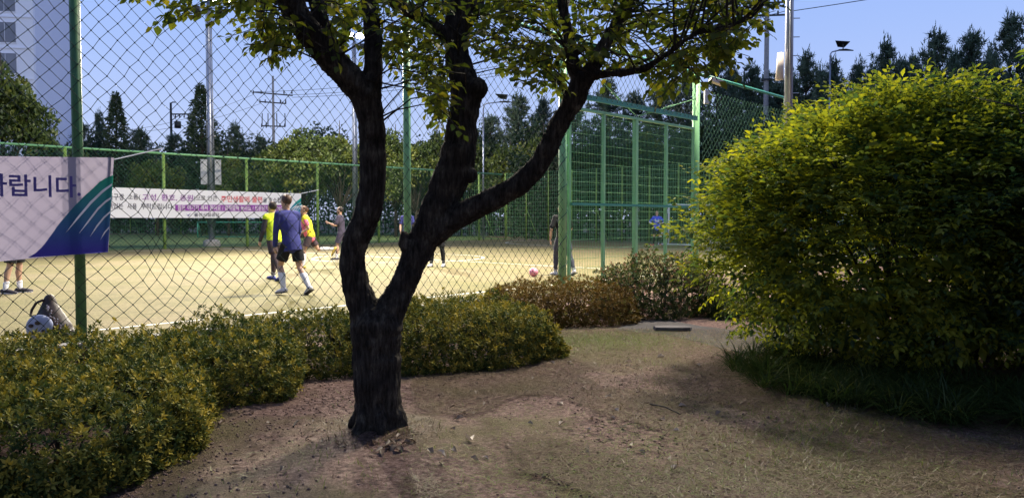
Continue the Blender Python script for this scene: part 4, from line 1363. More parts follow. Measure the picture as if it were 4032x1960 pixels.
def twig(c, nleaf, length, droop=.25):
    c = Vector(c)
    d2 = ((SKP - np.array(c)) ** 2).sum(1)
    cand = np.argsort(d2)[:30]
    a = Vector(SKP[cand[rt.randrange(len(cand))]])
    out = (c - a)
    dist = out.length
    out = out.normalized() if dist > .01 else Vector((1, 0, 0))
    dr = (out * .8 + Vector((rt.uniform(-.6, .6), rt.uniform(-.6, .6), rt.uniform(-.35, .15)))).normalized()
    s = c - dr * length * .5
    e = c + dr * length * .5 - Vector((0, 0, droop * length * .5))
    if dist < 1.7 and rt.random() < .34:
        mid = a.lerp(s, .5) + Vector((rt.uniform(-.08, .08), rt.uniform(-.08, .08), rt.uniform(-.02, .1)))
        tw.tube([a, a.lerp(mid, .6), mid, s], .007, 5, .0035)
    m_ = s.lerp(e, .5) + Vector((0, 0, .05 * length))
    tw.tube([s, m_, e], .0034, 4, .0018)
    for k in range(nleaf):
        f = (k + .5) / nleaf
        p = s.lerp(m_, f * 2) if f < .5 else m_.lerp(e, f * 2 - 1)
        sd = 1 if k % 2 else -1
        lat = dr.cross(Vector((0, 0, 1))).normalized() * sd
        ld = (dr * .55 + lat * rt.uniform(.5, 1) + Vector((0, 0, rt.uniform(-.9, .05)))).normalized()
        ln = (Vector((0, 0, 1)) + Vector((rt.uniform(-.7, .7), rt.uniform(-.7, .7), 0))).normalized()
        LP.append(p + ld * .014); LD.append(ld); LN.append(ln); LL.append(rt.uniform(.042, .070)); LT.append(min(1, max(0, rt.gauss(.5, .22))))
for poly, cnt in POLYS:
    xs_ = [p[0] for p in poly]; ys_ = [p[1] for p in poly]
    k = 0
    while k < cnt * 1.4:
        x, y = rt.uniform(min(xs_), max(xs_)), rt.uniform(min(ys_), max(ys_))
        if not inside(poly, x, y) or (x - 1383) ** 2 + (y - 165) ** 2 < 60 ** 2: continue
        twig(at(x, y, rt.uniform(4.15, 5.9)), rt.randint(9, 13), rt.uniform(.20, .34))
        k += 1
n_seen = len(LP)
# the crown above the frame
for k in range(520):
    a = rt.uniform(0, 6.283); rr_ = math.sqrt(rt.random()) * 2.5
    z = 2.95 + rt.random() * 1.5 * (1 - (rr_ / 2.7) ** 2) + .12 * rr_
    twig((-.15 + math.cos(a) * rr_ * 1.1, 4.9 + math.sin(a) * rr_ * .95, z), 10, .34)
tw_o = tw.build('twigs', bark_d, tree); setp(tw_o, kind='stuff')
LP, LD, LN = (np.array([tuple(v) for v in q]) for q in (LP, LD, LN)); LL, LT = np.array(LL), np.array(LT)
pick = np.arange(n_seen)
dist = LP[:n_seen, 1] - LL[:n_seen] * 20
big = pick[np.argsort(dist)][:300]
rest = np.setdiff1d(np.arange(len(LP)), big)
fo = link('foliage', leaves('foliage', LP[rest], LD[rest], LN[rest], LL[rest], LL[rest] * .74, LT[rest]), L_tree, tree); setp(fo, kind='stuff')
leaf_var = []
for k in range(6):
    me = leaves('leaf', np.zeros((1, 3)), np.array([[0, 1.0, 0]]), np.array([[0, 0, 1.0]]), np.array([1.0]), np.array([.74]), np.array([.2 + .13 * k]))
    me.materials.append(L_tree); leaf_var.append(me)
for i in big:
    d = Vector(LD[i]).normalized(); s = d.cross(Vector(LN[i])).normalized(); nn = s.cross(d)
    o = bpy.data.objects.new('leaf', leaf_var[int(min(5, LT[i] * 6))])
    COL.objects.link(o); o.parent = tree
    l_ = LL[i]
    o.matrix_local = Matrix(((s.x * l_, d.x * l_, nn.x * l_, LP[i][0]), (s.y * l_, d.y * l_, nn.y * l_, LP[i][1]), (s.z * l_, d.z * l_, nn.z * l_, LP[i][2]), (0, 0, 0, 1)))

# ------------------------------------------------------------------ clipped hedges
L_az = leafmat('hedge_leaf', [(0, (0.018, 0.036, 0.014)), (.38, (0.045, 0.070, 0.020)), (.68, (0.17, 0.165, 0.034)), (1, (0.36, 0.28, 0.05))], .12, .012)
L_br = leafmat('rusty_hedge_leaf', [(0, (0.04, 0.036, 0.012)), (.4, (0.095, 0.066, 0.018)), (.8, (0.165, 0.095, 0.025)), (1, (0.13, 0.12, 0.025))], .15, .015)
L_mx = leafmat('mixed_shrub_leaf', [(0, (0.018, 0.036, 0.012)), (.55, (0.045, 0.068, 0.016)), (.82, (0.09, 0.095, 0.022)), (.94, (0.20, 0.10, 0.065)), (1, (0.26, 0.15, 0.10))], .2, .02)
stem_m = mat('shrub_stem', (0.05, 0.04, 0.035), (0.025, 0.02, 0.018), 20, .9)

def shrub(name, label, c, a, bb, h, rz, n, lm, group=None, leaf=(.026, .046), wid=.42, pw=4.0, seed=1, lump=.085, z0=0.0, airy=0.0, top_tint=0.0, cat='hedge'):
    """clumped foliage spread through a rounded box; shoots point up and outward"""
    o = empty(name, (c[0], c[1], 0), rz, label, cat, group)
    r = np.random.default_rng(seed)
    ns = n // 9
    d = unit(r.normal(size=(ns, 3)))
    d[:, 2] = np.abs(d[:, 2])
    low = r.random(ns) < .38
    d[low, 2] *= .35
    q = 1 / ((np.abs(d) ** pw).sum(1) ** (1 / pw))
    P = d * q[:, None]
    # flatten the direction bias of the box: more samples on the broad top
    nn = unit(np.sign(P) * np.abs(P) ** (pw - 1) / np.array([[a, bb, h]]))
    S = P * np.array([[a, bb, h]])
    lm_ = lumps(S, 3.2, seed) * lump + lumps(S, 8.5, seed + 5) * lump * .5
    depth = (r.random(ns) ** 1.5) * (.20 + airy)
    S = S + nn * (lm_ - depth)[:, None]
    stray = r.random(ns) < .13
    S = S + (unit(nn + np.array([[0, 0, .6]])) * (stray * r.uniform(.015, .065, ns))[:, None])
    S[:, 2] = np.maximum(S[:, 2], .03) + z0
    # every shoot carries a whorl of leaves
    m = 9
    up = unit(nn * .7 + np.array([[0, 0, .75]]) + r.normal(size=(ns, 3)) * .28)
    k = np.arange(m)
    ang = r.random((ns, 1)) * 6.28 + k[None] * 2.4
    e1 = unit(np.cross(up, r.normal(size=(ns, 3)))); e2 = np.cross(up, e1)
    rad = e1[:, None] * np.cos(ang)[..., None] + e2[:, None] * np.sin(ang)[..., None]
    lift = (.25 + .9 * (k / m))[None, :, None]
    D = unit(rad * (1.05 - .6 * k / m)[None, :, None] + up[:, None] * lift)
    Pb = S[:, None] - up[:, None] * (.03 * (1 - k / m))[None, :, None] + D * .004
    N = unit(up[:, None] + r.normal(size=(ns, m, 3)) * .35 + 0 * D)
    L = r.uniform(*leaf, size=(ns, m))
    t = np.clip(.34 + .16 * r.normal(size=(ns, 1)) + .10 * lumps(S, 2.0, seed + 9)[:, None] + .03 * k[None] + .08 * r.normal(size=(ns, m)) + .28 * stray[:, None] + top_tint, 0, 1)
    me = leaves('foliage', Pb.reshape(-1, 3), D.reshape(-1, 3), N.reshape(-1, 3), L.ravel(), L.ravel() * wid, t.ravel(), (SLIM_V, SLIM_F))
    f = link('foliage', me, lm, o); setp(f, kind='stuff')
    b = MB(); rs = random.Random(seed)
    for q_ in range(int(14 + 22 * a * bb)):
        x, y = rs.uniform(-.86, .86) * a, rs.uniform(-.86, .86) * bb
        top = Vector((x * 1.05 + rs.uniform(-.1, .1), y * 1.05 + rs.uniform(-.1, .1), h * rs.uniform(.6, .92)))
        mid = Vector((x * .95, y * .95, h * .35)) + Vector((rs.uniform(-.05, .05), rs.uniform(-.05, .05), 0))
        b.tube([(x * .9, y * .9, -.05), mid, top], .008, 5, .003)
        for g in range(2):
            b.tube([mid, mid + Vector((rs.uniform(-.16, .16), rs.uniform(-.16, .16), h * .3))], .004, 4, .002)
    s = b.build('stems', stem_m, o); setp(s, kind='stuff')
    return o
GH = 'low clipped hedge shrubs along the net fence'
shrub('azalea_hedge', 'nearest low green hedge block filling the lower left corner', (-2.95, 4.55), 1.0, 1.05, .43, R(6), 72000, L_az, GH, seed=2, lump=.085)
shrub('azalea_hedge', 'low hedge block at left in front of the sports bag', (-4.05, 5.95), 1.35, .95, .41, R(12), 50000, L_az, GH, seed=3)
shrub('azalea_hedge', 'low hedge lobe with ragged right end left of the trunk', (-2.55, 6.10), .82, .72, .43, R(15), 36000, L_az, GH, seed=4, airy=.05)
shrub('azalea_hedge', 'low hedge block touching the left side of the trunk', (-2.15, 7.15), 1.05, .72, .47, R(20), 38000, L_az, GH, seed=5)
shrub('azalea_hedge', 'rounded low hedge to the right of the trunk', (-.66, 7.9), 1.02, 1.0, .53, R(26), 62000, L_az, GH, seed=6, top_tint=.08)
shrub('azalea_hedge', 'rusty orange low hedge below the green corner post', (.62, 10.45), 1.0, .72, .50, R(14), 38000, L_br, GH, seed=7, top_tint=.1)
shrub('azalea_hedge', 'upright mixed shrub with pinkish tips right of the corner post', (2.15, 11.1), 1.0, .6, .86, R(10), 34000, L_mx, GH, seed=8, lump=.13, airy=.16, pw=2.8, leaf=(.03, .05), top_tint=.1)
shrub('azalea_hedge', 'sparse dark shrub under the left edge of the large bush', (3.9, 10.9), 1.15, .5, .55, R(4), 15000, L_mx, GH, seed=9, lump=.12, airy=.3, pw=2.6, leaf=(.03, .05))

# ------------------------------------------------------------------ large shrubs on the right
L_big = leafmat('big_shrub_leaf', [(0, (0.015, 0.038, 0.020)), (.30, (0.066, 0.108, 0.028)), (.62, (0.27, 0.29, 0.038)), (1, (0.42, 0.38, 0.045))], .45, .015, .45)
def big_bush(label, c, rad, n, seed, zmin=.35, hero=0, tint=0.0):
    o = empty('large_shrub', (c[0], c[1], 0), 0, label, 'shrub', 'large leafy shrubs on the right')
    r = np.random.default_rng(seed)
    ns = n // 5
    d = unit(r.normal(size=(ns, 3)))
    rad_ = np.array([rad])
    S = d * rad_
    f = .97 + .05 * lumps(d * 2.2, 1.0, seed) + .11 * lumps(d * 5.0, 1.0, seed + 1) + .07 * lumps(d * 12, 1.0, seed + 2) + (r.random(ns) < .09) * r.uniform(0, .13, ns)
    dep = 1 - .42 * r.random(ns) ** 1.8
    S = S * (f * dep)[:, None]
    S[:, 2] += c[2]
    nsp = max(40, int(ns / 46))                      # flat drooping sprays, one per branch end
    ds = unit(r.normal(size=(nsp, 3)))
    ds[:, 2] = np.where(r.random(nsp) < .55, np.abs(ds[:, 2]), ds[:, 2])
    fs_ = .95 + .05 * lumps(ds * 2.2, 1.0, seed) + .11 * lumps(ds * 5.0, 1.0, seed + 1) + .05 * r.normal(size=nsp)
    C_ = ds * rad_ * fs_[:, None]; C_[:, 2] += c[2]
    oh = ds * np.array([[1, 1, .25]]); oh = unit(oh + r.normal(size=(nsp, 3)) * .15)
    lt = unit(np.cross(oh, np.array([[0, 0, 1.0]]))); un = np.cross(lt, oh)
    k_ = r.integers(0, nsp, ns)
    a_ = r.uniform(-.62, .16, ns); b_ = r.normal(size=ns) * .17 * (1 - np.clip(a_, 0, 1) * 4)
    Q = C_[k_] + oh[k_] * a_[:, None] + lt[k_] * b_[:, None] + un[k_] * (r.normal(size=ns) * .018 - .55 * np.maximum(a_ + .35, 0) ** 2 - .5 * b_ ** 2)[:, None]
    sp = r.random(ns) < .66
    S = np.where(sp[:, None], Q, S)
    dd_ = unit((Q - np.array([[0, 0, c[2]]])) / rad_)
    d = np.where(sp[:, None], unit(.35 * dd_ + .65 * oh[k_]), d)
    dep = np.where(sp, 1.0 + np.minimum(a_, 0) * .25, dep)
    keep = (S[:, 2] > zmin + .25 * lumps(S, 2.5, seed + 3)) & (lumps(S, 5.0, seed + 4) + .5 * r.normal(size=ns) > -1.0)
    S, d, dep = S[keep], d[keep], dep[keep]
    ns = len(S)
    nn = unit(d / rad_)
    m = 5
    fwd = unit(nn * .9 + np.array([[0, 0, .12]]) + r.normal(size=(ns, 3)) * .32)
    lat = unit(np.cross(fwd, np.array([[0, 0, 1.0]]) + r.normal(size=(ns, 3)) * .15))
    upv = np.cross(lat, fwd)
    # compound sprig: two opposite pairs and an end leaflet, arching down
    offs = np.array([0.0, 0.0, .06, .06, .10]); sd = np.array([-1, 1, -1, 1, 0.0])
    D = unit(fwd[:, None] * np.array([.5, .5, .6, .6, 1.0])[None, :, None] + lat[:, None] * sd[None, :, None] * .85 - upv[:, None] * (.15 + .25 * r.random((ns, m)))[..., None])
    Pb = S[:, None] + fwd[:, None] * offs[None, :, None]
    N = unit(upv[:, None] + r.normal(size=(ns, m, 3)) * .3)
    L = r.uniform(.036, .078, size=(ns, m)) * r.uniform(.7, 1.15, size=(ns, 1)) * np.where(dep < .86, 1.75, 1.0)[:, None]
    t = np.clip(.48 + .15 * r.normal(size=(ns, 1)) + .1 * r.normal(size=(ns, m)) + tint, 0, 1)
    P_, D_, N_, L_, t_ = Pb.reshape(-1, 3), D.reshape(-1, 3), N.reshape(-1, 3), L.ravel(), t.ravel()
    sel = np.zeros(len(P_), bool)
    if hero:                                         # outermost leaves on the side in view stand as leaves of their own
        out_ = np.repeat(dep, m) + .25 * (-np.repeat(nn[:, 1], m)) + .35 * np.repeat(nn[:, 2], m) - .3 * np.repeat(nn[:, 0], m)
        sel[np.argsort(-out_)[:hero]] = True
    me = leaves('foliage', P_[~sel], D_[~sel], N_[~sel], L_[~sel], L_[~sel] * .52, t_[~sel])
    fo_ = link('foliage', me, L_big, o); setp(fo_, kind='stuff')
    if hero:
        var = []
        for k in range(5):
            mv = leaves('leaf', np.zeros((1, 3)), np.array([[0, 1.0, 0]]), np.array([[0, 0, 1.0]]), np.array([1.0]), np.array([.52]), np.array([.3 + .12 * k]))
            mv.materials.append(L_big); var.append(mv)
        for i in np.where(sel)[0]:
            dd = Vector(D_[i]).normalized(); s_ = dd.cross(Vector(N_[i])).normalized(); n_ = s_.cross(dd); l_ = L_[i]
            q = bpy.data.objects.new('leaf', var[int(min(4, max(0, (t_[i] - .2) * 8)))])
            COL.objects.link(q); q.parent = o
            q.matrix_local = Matrix(((s_.x * l_, dd.x * l_, n_.x * l_, P_[i][0]), (s_.y * l_, dd.y * l_, n_.y * l_, P_[i][1]), (s_.z * l_, dd.z * l_, n_.z * l_, P_[i][2]), (0, 0, 0, 1)))
    b = MB(); rs = random.Random(seed)
    for q in range(26):
        a = rs.uniform(0, 6.28); e = rs.uniform(.25, .85)
        base = Vector((math.cos(a) * rs.uniform(.05, .5), math.sin(a) * rs.uniform(.05, .4), -.05))
        tip = Vector((math.cos(a) * rad[0] * e, math.sin(a) * rad[1] * e, c[2] + rad[2] * rs.uniform(-.1, .75)))
        mid = base.lerp(tip, .5) + Vector((0, 0, .25))
        b.tube([base, base.lerp(mid, .5), mid, mid.lerp(tip, .5) + Vector((0, 0, .06)), tip], .022, 6, .004)
        for g in range(4):
            w = mid.lerp(tip, rs.random())
            b.tube([w, w + Vector((rs.uniform(-.4, .4), rs.uniform(-.4, .4), rs.uniform(-.15, .3)))], .007, 4, .002)
    s = b.build('stems', stem_m, o, True); setp(s, kind='stuff')
    return o
big_bush('large rounded shrub with yellow lit top and left side', (3.98, 7.25, 1.24), (2.42, 1.42, 1.38), 105000, 31, .10, 300)
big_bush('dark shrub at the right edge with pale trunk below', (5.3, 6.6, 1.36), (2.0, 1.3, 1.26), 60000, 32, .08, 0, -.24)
big_bush('shrub filling the gap behind the large rounded shrub', (6.4, 9.2, 1.45), (1.8, 1.3, 1.3), 26000, 33, .2, 0)
# ------------------------------------------------------------------ strap-leaved grass under the shrubs
L_lir = leafmat('strap_grass_leaf', [(0, (0.014, 0.030, 0.010)), (.6, (0.035, 0.058, 0.014)), (1, (0.12, 0.13, 0.035))], .25, .02, .4)
def blades(name, P, D, L, W, bend, tint, m, parent=None, seg=4):
    n = len(P)
    D = unit(D)
    S = unit(np.cross(D, np.array([[0, 0, 1.0]])) + 1e-6)
    H = D.copy(); H[:, 2] = 0; H = unit(H + 1e-9)
    V = []
    for k in range(seg + 1):
        f = k / seg
        c = P + D * (L * f)[:, None] + H * (L * bend * f * f * .6)[:, None] - np.array([[0, 0, 1.0]]) * (L * bend * f * f * .85)[:, None]
        c[:, 2] = np.maximum(c[:, 2], .015)
        w = W * (1 - f ** 2 * .92) * .5
        V += [c - S * w[:, None], c + S * w[:, None]]
    V = np.stack(V, 1)
    fs = np.array([(2 * k, 2 * k + 1, 2 * k + 3, 2 * k + 2) for k in range(seg)])
    Fa = (fs[None] + (np.arange(n) * 2 * (seg + 1))[:, None, None]).reshape(-1, 4)
    me = np_mesh(name, V.reshape(-1, 3), Fa, np.repeat(tint, 2 * (seg + 1)))
    return link(name, me, m, parent)
edge = [gnd(x, y) for x, y in ((2860, 1420), (2900, 1500), (3000, 1545), (3200, 1600), (3400, 1650), (3600, 1680), (3800, 1700), (4050, 1730), (4300, 1760))]
cl = []
rg = random.Random(8)
for k in range(150):
    f = rg.random() * (len(edge) - 1); i = int(f)
    p = edge[i].lerp(edge[min(i + 1, len(edge) - 1)], f - i)
    bck = rg.random() ** 1.3
    cl.append((p.x + .12 + bck * .95 + rg.uniform(-.1, .1), p.y + .12 + bck * .95))
GL = 'clumps of arching strap leaved grass under the shrubs'
for k0, nm in ((0, 'arching strap leaved grass bordering the shrub, bed nearest the path'), (1, 'dark strap leaved grass bed in the shade at the right edge')):
    sel = sorted(cl)[:75] if k0 == 0 else sorted(cl)[75:]
    P, D, L, T_ = [], [], [], []
    for x, y in sel:
        for q in range(48):
            a = rg.uniform(0, 6.28); r_ = rg.random() * .09
            P.append((x + math.cos(a) * r_, y + math.sin(a) * r_, .0))
            D.append((math.cos(a) * rg.uniform(.15, .8), math.sin(a) * rg.uniform(.15, .8), 1)); L.append(rg.uniform(.25, .46)); T_.append(min(1, max(0, rg.gauss(.45, .22))))
    o = blades('strap_grass', np.array(P), np.array(D), np.array(L), np.full(len(P), .009), np.full(len(P), .75) * RNG.uniform(.5, 1.3, len(P)), np.array(T_), L_lir)
    setp(o, nm, 'grass', kind='stuff')

# short grass, dry and green
L_dry = leafmat('dry_blade', [(0, (0.05, 0.034, 0.024)), (.5, (0.145, 0.105, 0.066)), (1, (0.27, 0.21, 0.145))], .3, .03)
L_grn = leafmat('green_blade', [(0, (0.05, 0.085, 0.015)), (.6, (0.13, 0.175, 0.03)), (1, (0.26, 0.26, 0.08))], .4, .03)
def scatter(n, x0, x1, y0, y1, seed):
    r = np.random.default_rng(seed)
    x, y = r.uniform(x0, x1, n), r.uniform(y0, y1, n)
    keep = r.random(n) < np.clip(2.2 / np.maximum(y - 1.5, 1) ** .6, .15, 1)
    return x[keep], y[keep], r
x, y, r = scatter(170000, -2.6, 4.2, 3.3, 9.6, 41)
pat = lumps(np.stack([x, y, 0 * x], 1), 1.5, 77)
kp = (pat > -.45) & (x + .25 * pat > -.75)
x, y = x[kp], y[kp]; n = len(x)
P = np.stack([x, y, ground_h(x, y) - .003], 1)
D = np.stack([r.normal(size=n) * 1.1, r.normal(size=n) * 1.1, r.uniform(.15, 1, n)], 1)
o = blades('dry_grass', P, D, r.uniform(.025, .09, n), r.uniform(.003, .0065, n), r.uniform(.1, .7, n), np.clip(r.normal(.5, .25, n), 0, 1), L_dry, seg=1)
setp(o, 'short dry straw coloured grass over the brown soil', 'grass', kind='stuff')
x, y, r = scatter(90000, -2.0, 4.2, 3.3, 9.9, 42)
pat = lumps(np.stack([x, y, 0 * x], 1), 1.2, 78)
g1 = np.exp(-(((x - 1.15) / .75) ** 2 + ((y - 8.6) / .75) ** 2))     # green tuft patch by the path
g2 = np.exp(-(((x - 1.0) / 1.3) ** 2 + ((y - 4.2) / .8) ** 2)) * .9 + np.exp(-(((x - 2.6) / 1.0) ** 2 + ((y - 5.2) / .8) ** 2)) * .6
kp = r.random(len(x)) < np.clip(g1 * 1.3 + g2 + .35 * np.clip(pat - .1, 0, 1), 0, 1)
x, y = np.concatenate([x[kp], r.normal(1.05, .55, 9000)]), np.concatenate([y[kp], r.normal(8.65, .42, 9000)]); n = len(x)
P = np.stack([x, y, ground_h(x, y) - .003], 1)
D = np.stack([r.normal(size=n) * .7, r.normal(size=n) * .7, r.uniform(.4, 1, n)], 1)
o = blades('green_grass', P, D, r.uniform(.03, .085, n), r.uniform(.002, .0045, n), r.uniform(.1, .7, n), np.clip(r.normal(.5, .22, n), 0, 1), L_grn, seg=2)
setp(o, 'sparse green grass tufts among the dry grass', 'grass', kind='stuff')

n = 2600
aa, q_ = RNG.uniform(0, 6.28, n), RNG.uniform(.15, .42, n)
x, y = C0.x + np.cos(aa) * q_, C0.y + np.sin(aa) * q_
P = np.stack([x, y, ground_h(x, y) - .002], 1)
D = np.stack([np.cos(aa) * .8 + RNG.normal(size=n) * .5, np.sin(aa) * .8 + RNG.normal(size=n) * .5, RNG.uniform(.1, 1, n)], 1)
o = blades('dry_grass', P, D, RNG.uniform(.02, .07, n), RNG.uniform(.003, .007, n), RNG.uniform(.1, .8, n), np.clip(RNG.normal(.35, .25, n), 0, 1), L_dry, seg=1)
setp(o, 'dry grass and litter around the foot of the trunk', 'grass', kind='stuff')
# crumbs of soil
r = np.random.default_rng(55)
n = 15000
x, y = r.uniform(-2.4, 3.6, n), 3.3 + 5.2 * r.random(n) ** 1.4
pat = lumps(np.stack([x, y, 0 * x], 1), 1.3, 90)
kp = pat + .4 * r.normal(size=n) > .05
x, y = x[kp], y[kp]; n = len(x)
off = np.array([(1, 0, 0), (-1, 0, 0), (0, 1, 0), (0, -1, 0), (0, 0, 1), (0, 0, -1)], float)
sz = r.uniform(.003, .011, (n, 1, 1)) * r.uniform(.6, 1.4, (n, 6, 1))
V = np.stack([x, y, ground_h(x, y) + .002], 1)[:, None] + off[None] * sz
kf = np.array([(0, 2, 4), (2, 1, 4), (1, 3, 4), (3, 0, 4), (2, 0, 5), (1, 2, 5), (3, 1, 5), (0, 3, 5)])
o = link('soil_crumbs', np_mesh('soil_crumbs', V.reshape(-1, 3), (kf[None] + (np.arange(n) * 6)[:, None, None]).reshape(-1, 3)), mat('crumb', (0.26, 0.17, 0.145), (0.13, 0.088, 0.078), 14, .95))
setp(o, 'loose crumbs of brown soil around the trunk', 'soil', kind='stuff')

# fallen leaves, twigs, slab
M_fl = leafmat('fallen_leaf', [(0, (0.06, 0.042, 0.034)), (.5, (0.17, 0.125, 0.10)), (1, (0.36, 0.31, 0.28))], .15, .03)
flv = []
for k in range(5):
    v = LEAF_V.copy(); v[:, 2] += .18 * np.abs(v[:, 0]) * (1 + .5 * k) + .10 * np.sin(v[:, 1] * 3 + k)
    me = leaves('fallen_leaf', np.zeros((1, 3)), np.array([[0, 1.0, 0]]), np.array([[0, 0, 1.0]]), np.array([1.0]), np.array([.6]), np.array([.15 + .2 * k]), (v, LEAF_F))
    me.materials.append(M_fl); flv.append(me)
def fallen(x, y, s, k, label):
    o = bpy.data.objects.new('fallen_leaf', flv[k])
    COL.objects.link(o)
    o.location = (x, y, float(ground_h(x, y)) + .012)
    o.scale = (s, s, s); o.rotation_euler = (random.uniform(-.35, .35), random.uniform(-.35, .35), random.uniform(0, 6.28))
    setp(o, label, 'leaf', 'fallen leaves scattered on the soil')
for px_, py_, s, k, lab in ((1838, 1733, .10, 4, 'biggest pale curled leaf on the soil right of the trunk'), (1870, 1562, .06, 4, 'pale leaf on soil between trunk and hedge end'), (2218, 1595, .07, 4, 'long pale leaf in the middle of the dirt path'),
                            (2620, 1408, .09, 4, 'white curled leaf beside the green grass patch'), (2490, 1440, .08, 3, 'pair of pale leaves lying on the red soil of the path'), (3270, 1612, .09, 3, 'pale leaf at the edge of the strap grass')):
    q = gnd(px_, py_); fallen(q.x, q.y, s, k, lab)
for k in range(13):
    q = gnd(1560 + random.gauss(0, 50), 1772 + random.gauss(0, 14)); fallen(q.x, q.y, random.uniform(.06, .09), random.choice((0, 1, 1, 2)), 'brown dead leaf in the small heap below the trunk')
for k in range(64):
    px_, py_ = random.uniform(1650, 2900), random.uniform(1420, 1880)
    q = gnd(px_, py_); fallen(q.x, q.y, random.uniform(.035, .075), random.choice((1, 2, 2, 3, 3, 4)),
           'small dead leaf on the reddish soil towards the path' if py_ < 1540 else 'small dead leaf on the soil below the shrub shadow at right' if px_ > 2450 else
           'small dead leaf on the soil close to the right of the trunk' if px_ < 2000 and py_ < 1740 else 'small dead leaf on the dry grass at the bottom centre')
for k in range(16):
    px_, py_ = random.uniform(850, 1350), random.uniform(1640, 1930)
    q = gnd(px_, py_); fallen(q.x, q.y, random.uniform(.03, .06), random.choice((0, 1, 2)), 'small dead leaf scattered on the soil left of the trunk')
for k, (a, c, lab) in enumerate((((1155, 1690), (1178, 1665), 'short dead twig on soil left of the trunk'), ((2880, 1385), (2980, 1420), 'dead stick beside the strap grass and path'), ((2560, 1600), (2680, 1640), 'thin dark stick on soil by the grass edge'))):
    p, q = gnd(*a), gnd(*c)
    b = MB(); b.tube([p + Vector((0, 0, .02)), p.lerp(q, .5) + Vector((0, 0, .035)), q + Vector((0, 0, .018))], .007, 6, .004); setp(b.build('stick', stem_m), lab, 'stick')
q = gnd(2645, 1302)
b = MB()
sh_ = [(-.22, -.09), (.02, -.12), (.21, -.10), (.25, -.02), (.19, .09), (-.05, .11), (-.22, .07)]
b.add([(x, y, 0) for x, y in sh_] + [(x * .96, y * .95, .035) for x, y in sh_], [tuple(range(7, 14))] + [(i, (i + 1) % 7, 7 + (i + 1) % 7, 7 + i) for i in range(7)])
setp(b.build('stone_slab', mat('dark_stone', (0.14, 0.125, 0.125), (0.08, 0.07, 0.075), 9, .9, bump=.006, bscale=40), None, False, (q.x, q.y, .02)), 'flat grey stone slab on the path edge', 'slab')

# ------------------------------------------------------------------ background trees
L_far = leafmat('far_broadleaf', [(0, (0.035, 0.06, 0.02)), (.5, (0.10, 0.14, 0.035)), (1, (0.22, 0.22, 0.04))], .4, .03)
L_pine = leafmat('hazed_pine_needle', [(0, (0.04, 0.068, 0.05)), (.6, (0.09, 0.135, 0.085)), (1, (0.14, 0.18, 0.10))], .25, .03)  # needles lightened and blued in colour to stand for distance haze
L_con = leafmat('conifer_spray', [(0, (0.03, 0.055, 0.032)), (.6, (0.07, 0.105, 0.055)), (1, (0.11, 0.14, 0.065))], .3, .03)

R0 = {'broad': 4.2, 'pine': 2.9, 'cone': 2.4}
H0 = {'broad': 10.0, 'pine': 12.0, 'cone': 13.0}
def crown_broad(seed, n=9000):
    """clumped leaf faces through a rounded crown, in metres"""
    r = np.random.default_rng(seed)
    nc = 60
    d = unit(r.normal(size=(nc, 3))); d[:, 2] = np.abs(d[:, 2]) * 1.15 - .35
    c = d * (r.random((nc, 1)) ** .4) * np.array([[3.4, 3.4, 3.9]]) + np.array([[0, 0, 5.2]])
    idx = r.integers(0, nc, n)
    cr = r.uniform(.55, 1.25, nc)
    q = unit(r.normal(size=(n, 3))); q[:, 2] = np.where(r.random(n) < .6, np.abs(q[:, 2]), q[:, 2])
    P = c[idx] + q * (cr[idx] * (r.random(n) ** .35))[:, None] * np.array([[1, 1, .7]])
    D = unit(q + r.normal(size=(n, 3)) * .6); N = unit(q + np.array([[0, 0, .7]]) + r.normal(size=(n, 3)) * .4)
    t = np.clip(.45 + .18 * r.normal(size=nc)[idx] + .10 * r.normal(size=n), 0, 1)
    return leaves('crown', P, D, N, r.uniform(.20, .40, n), r.uniform(.15, .26, n), t), c
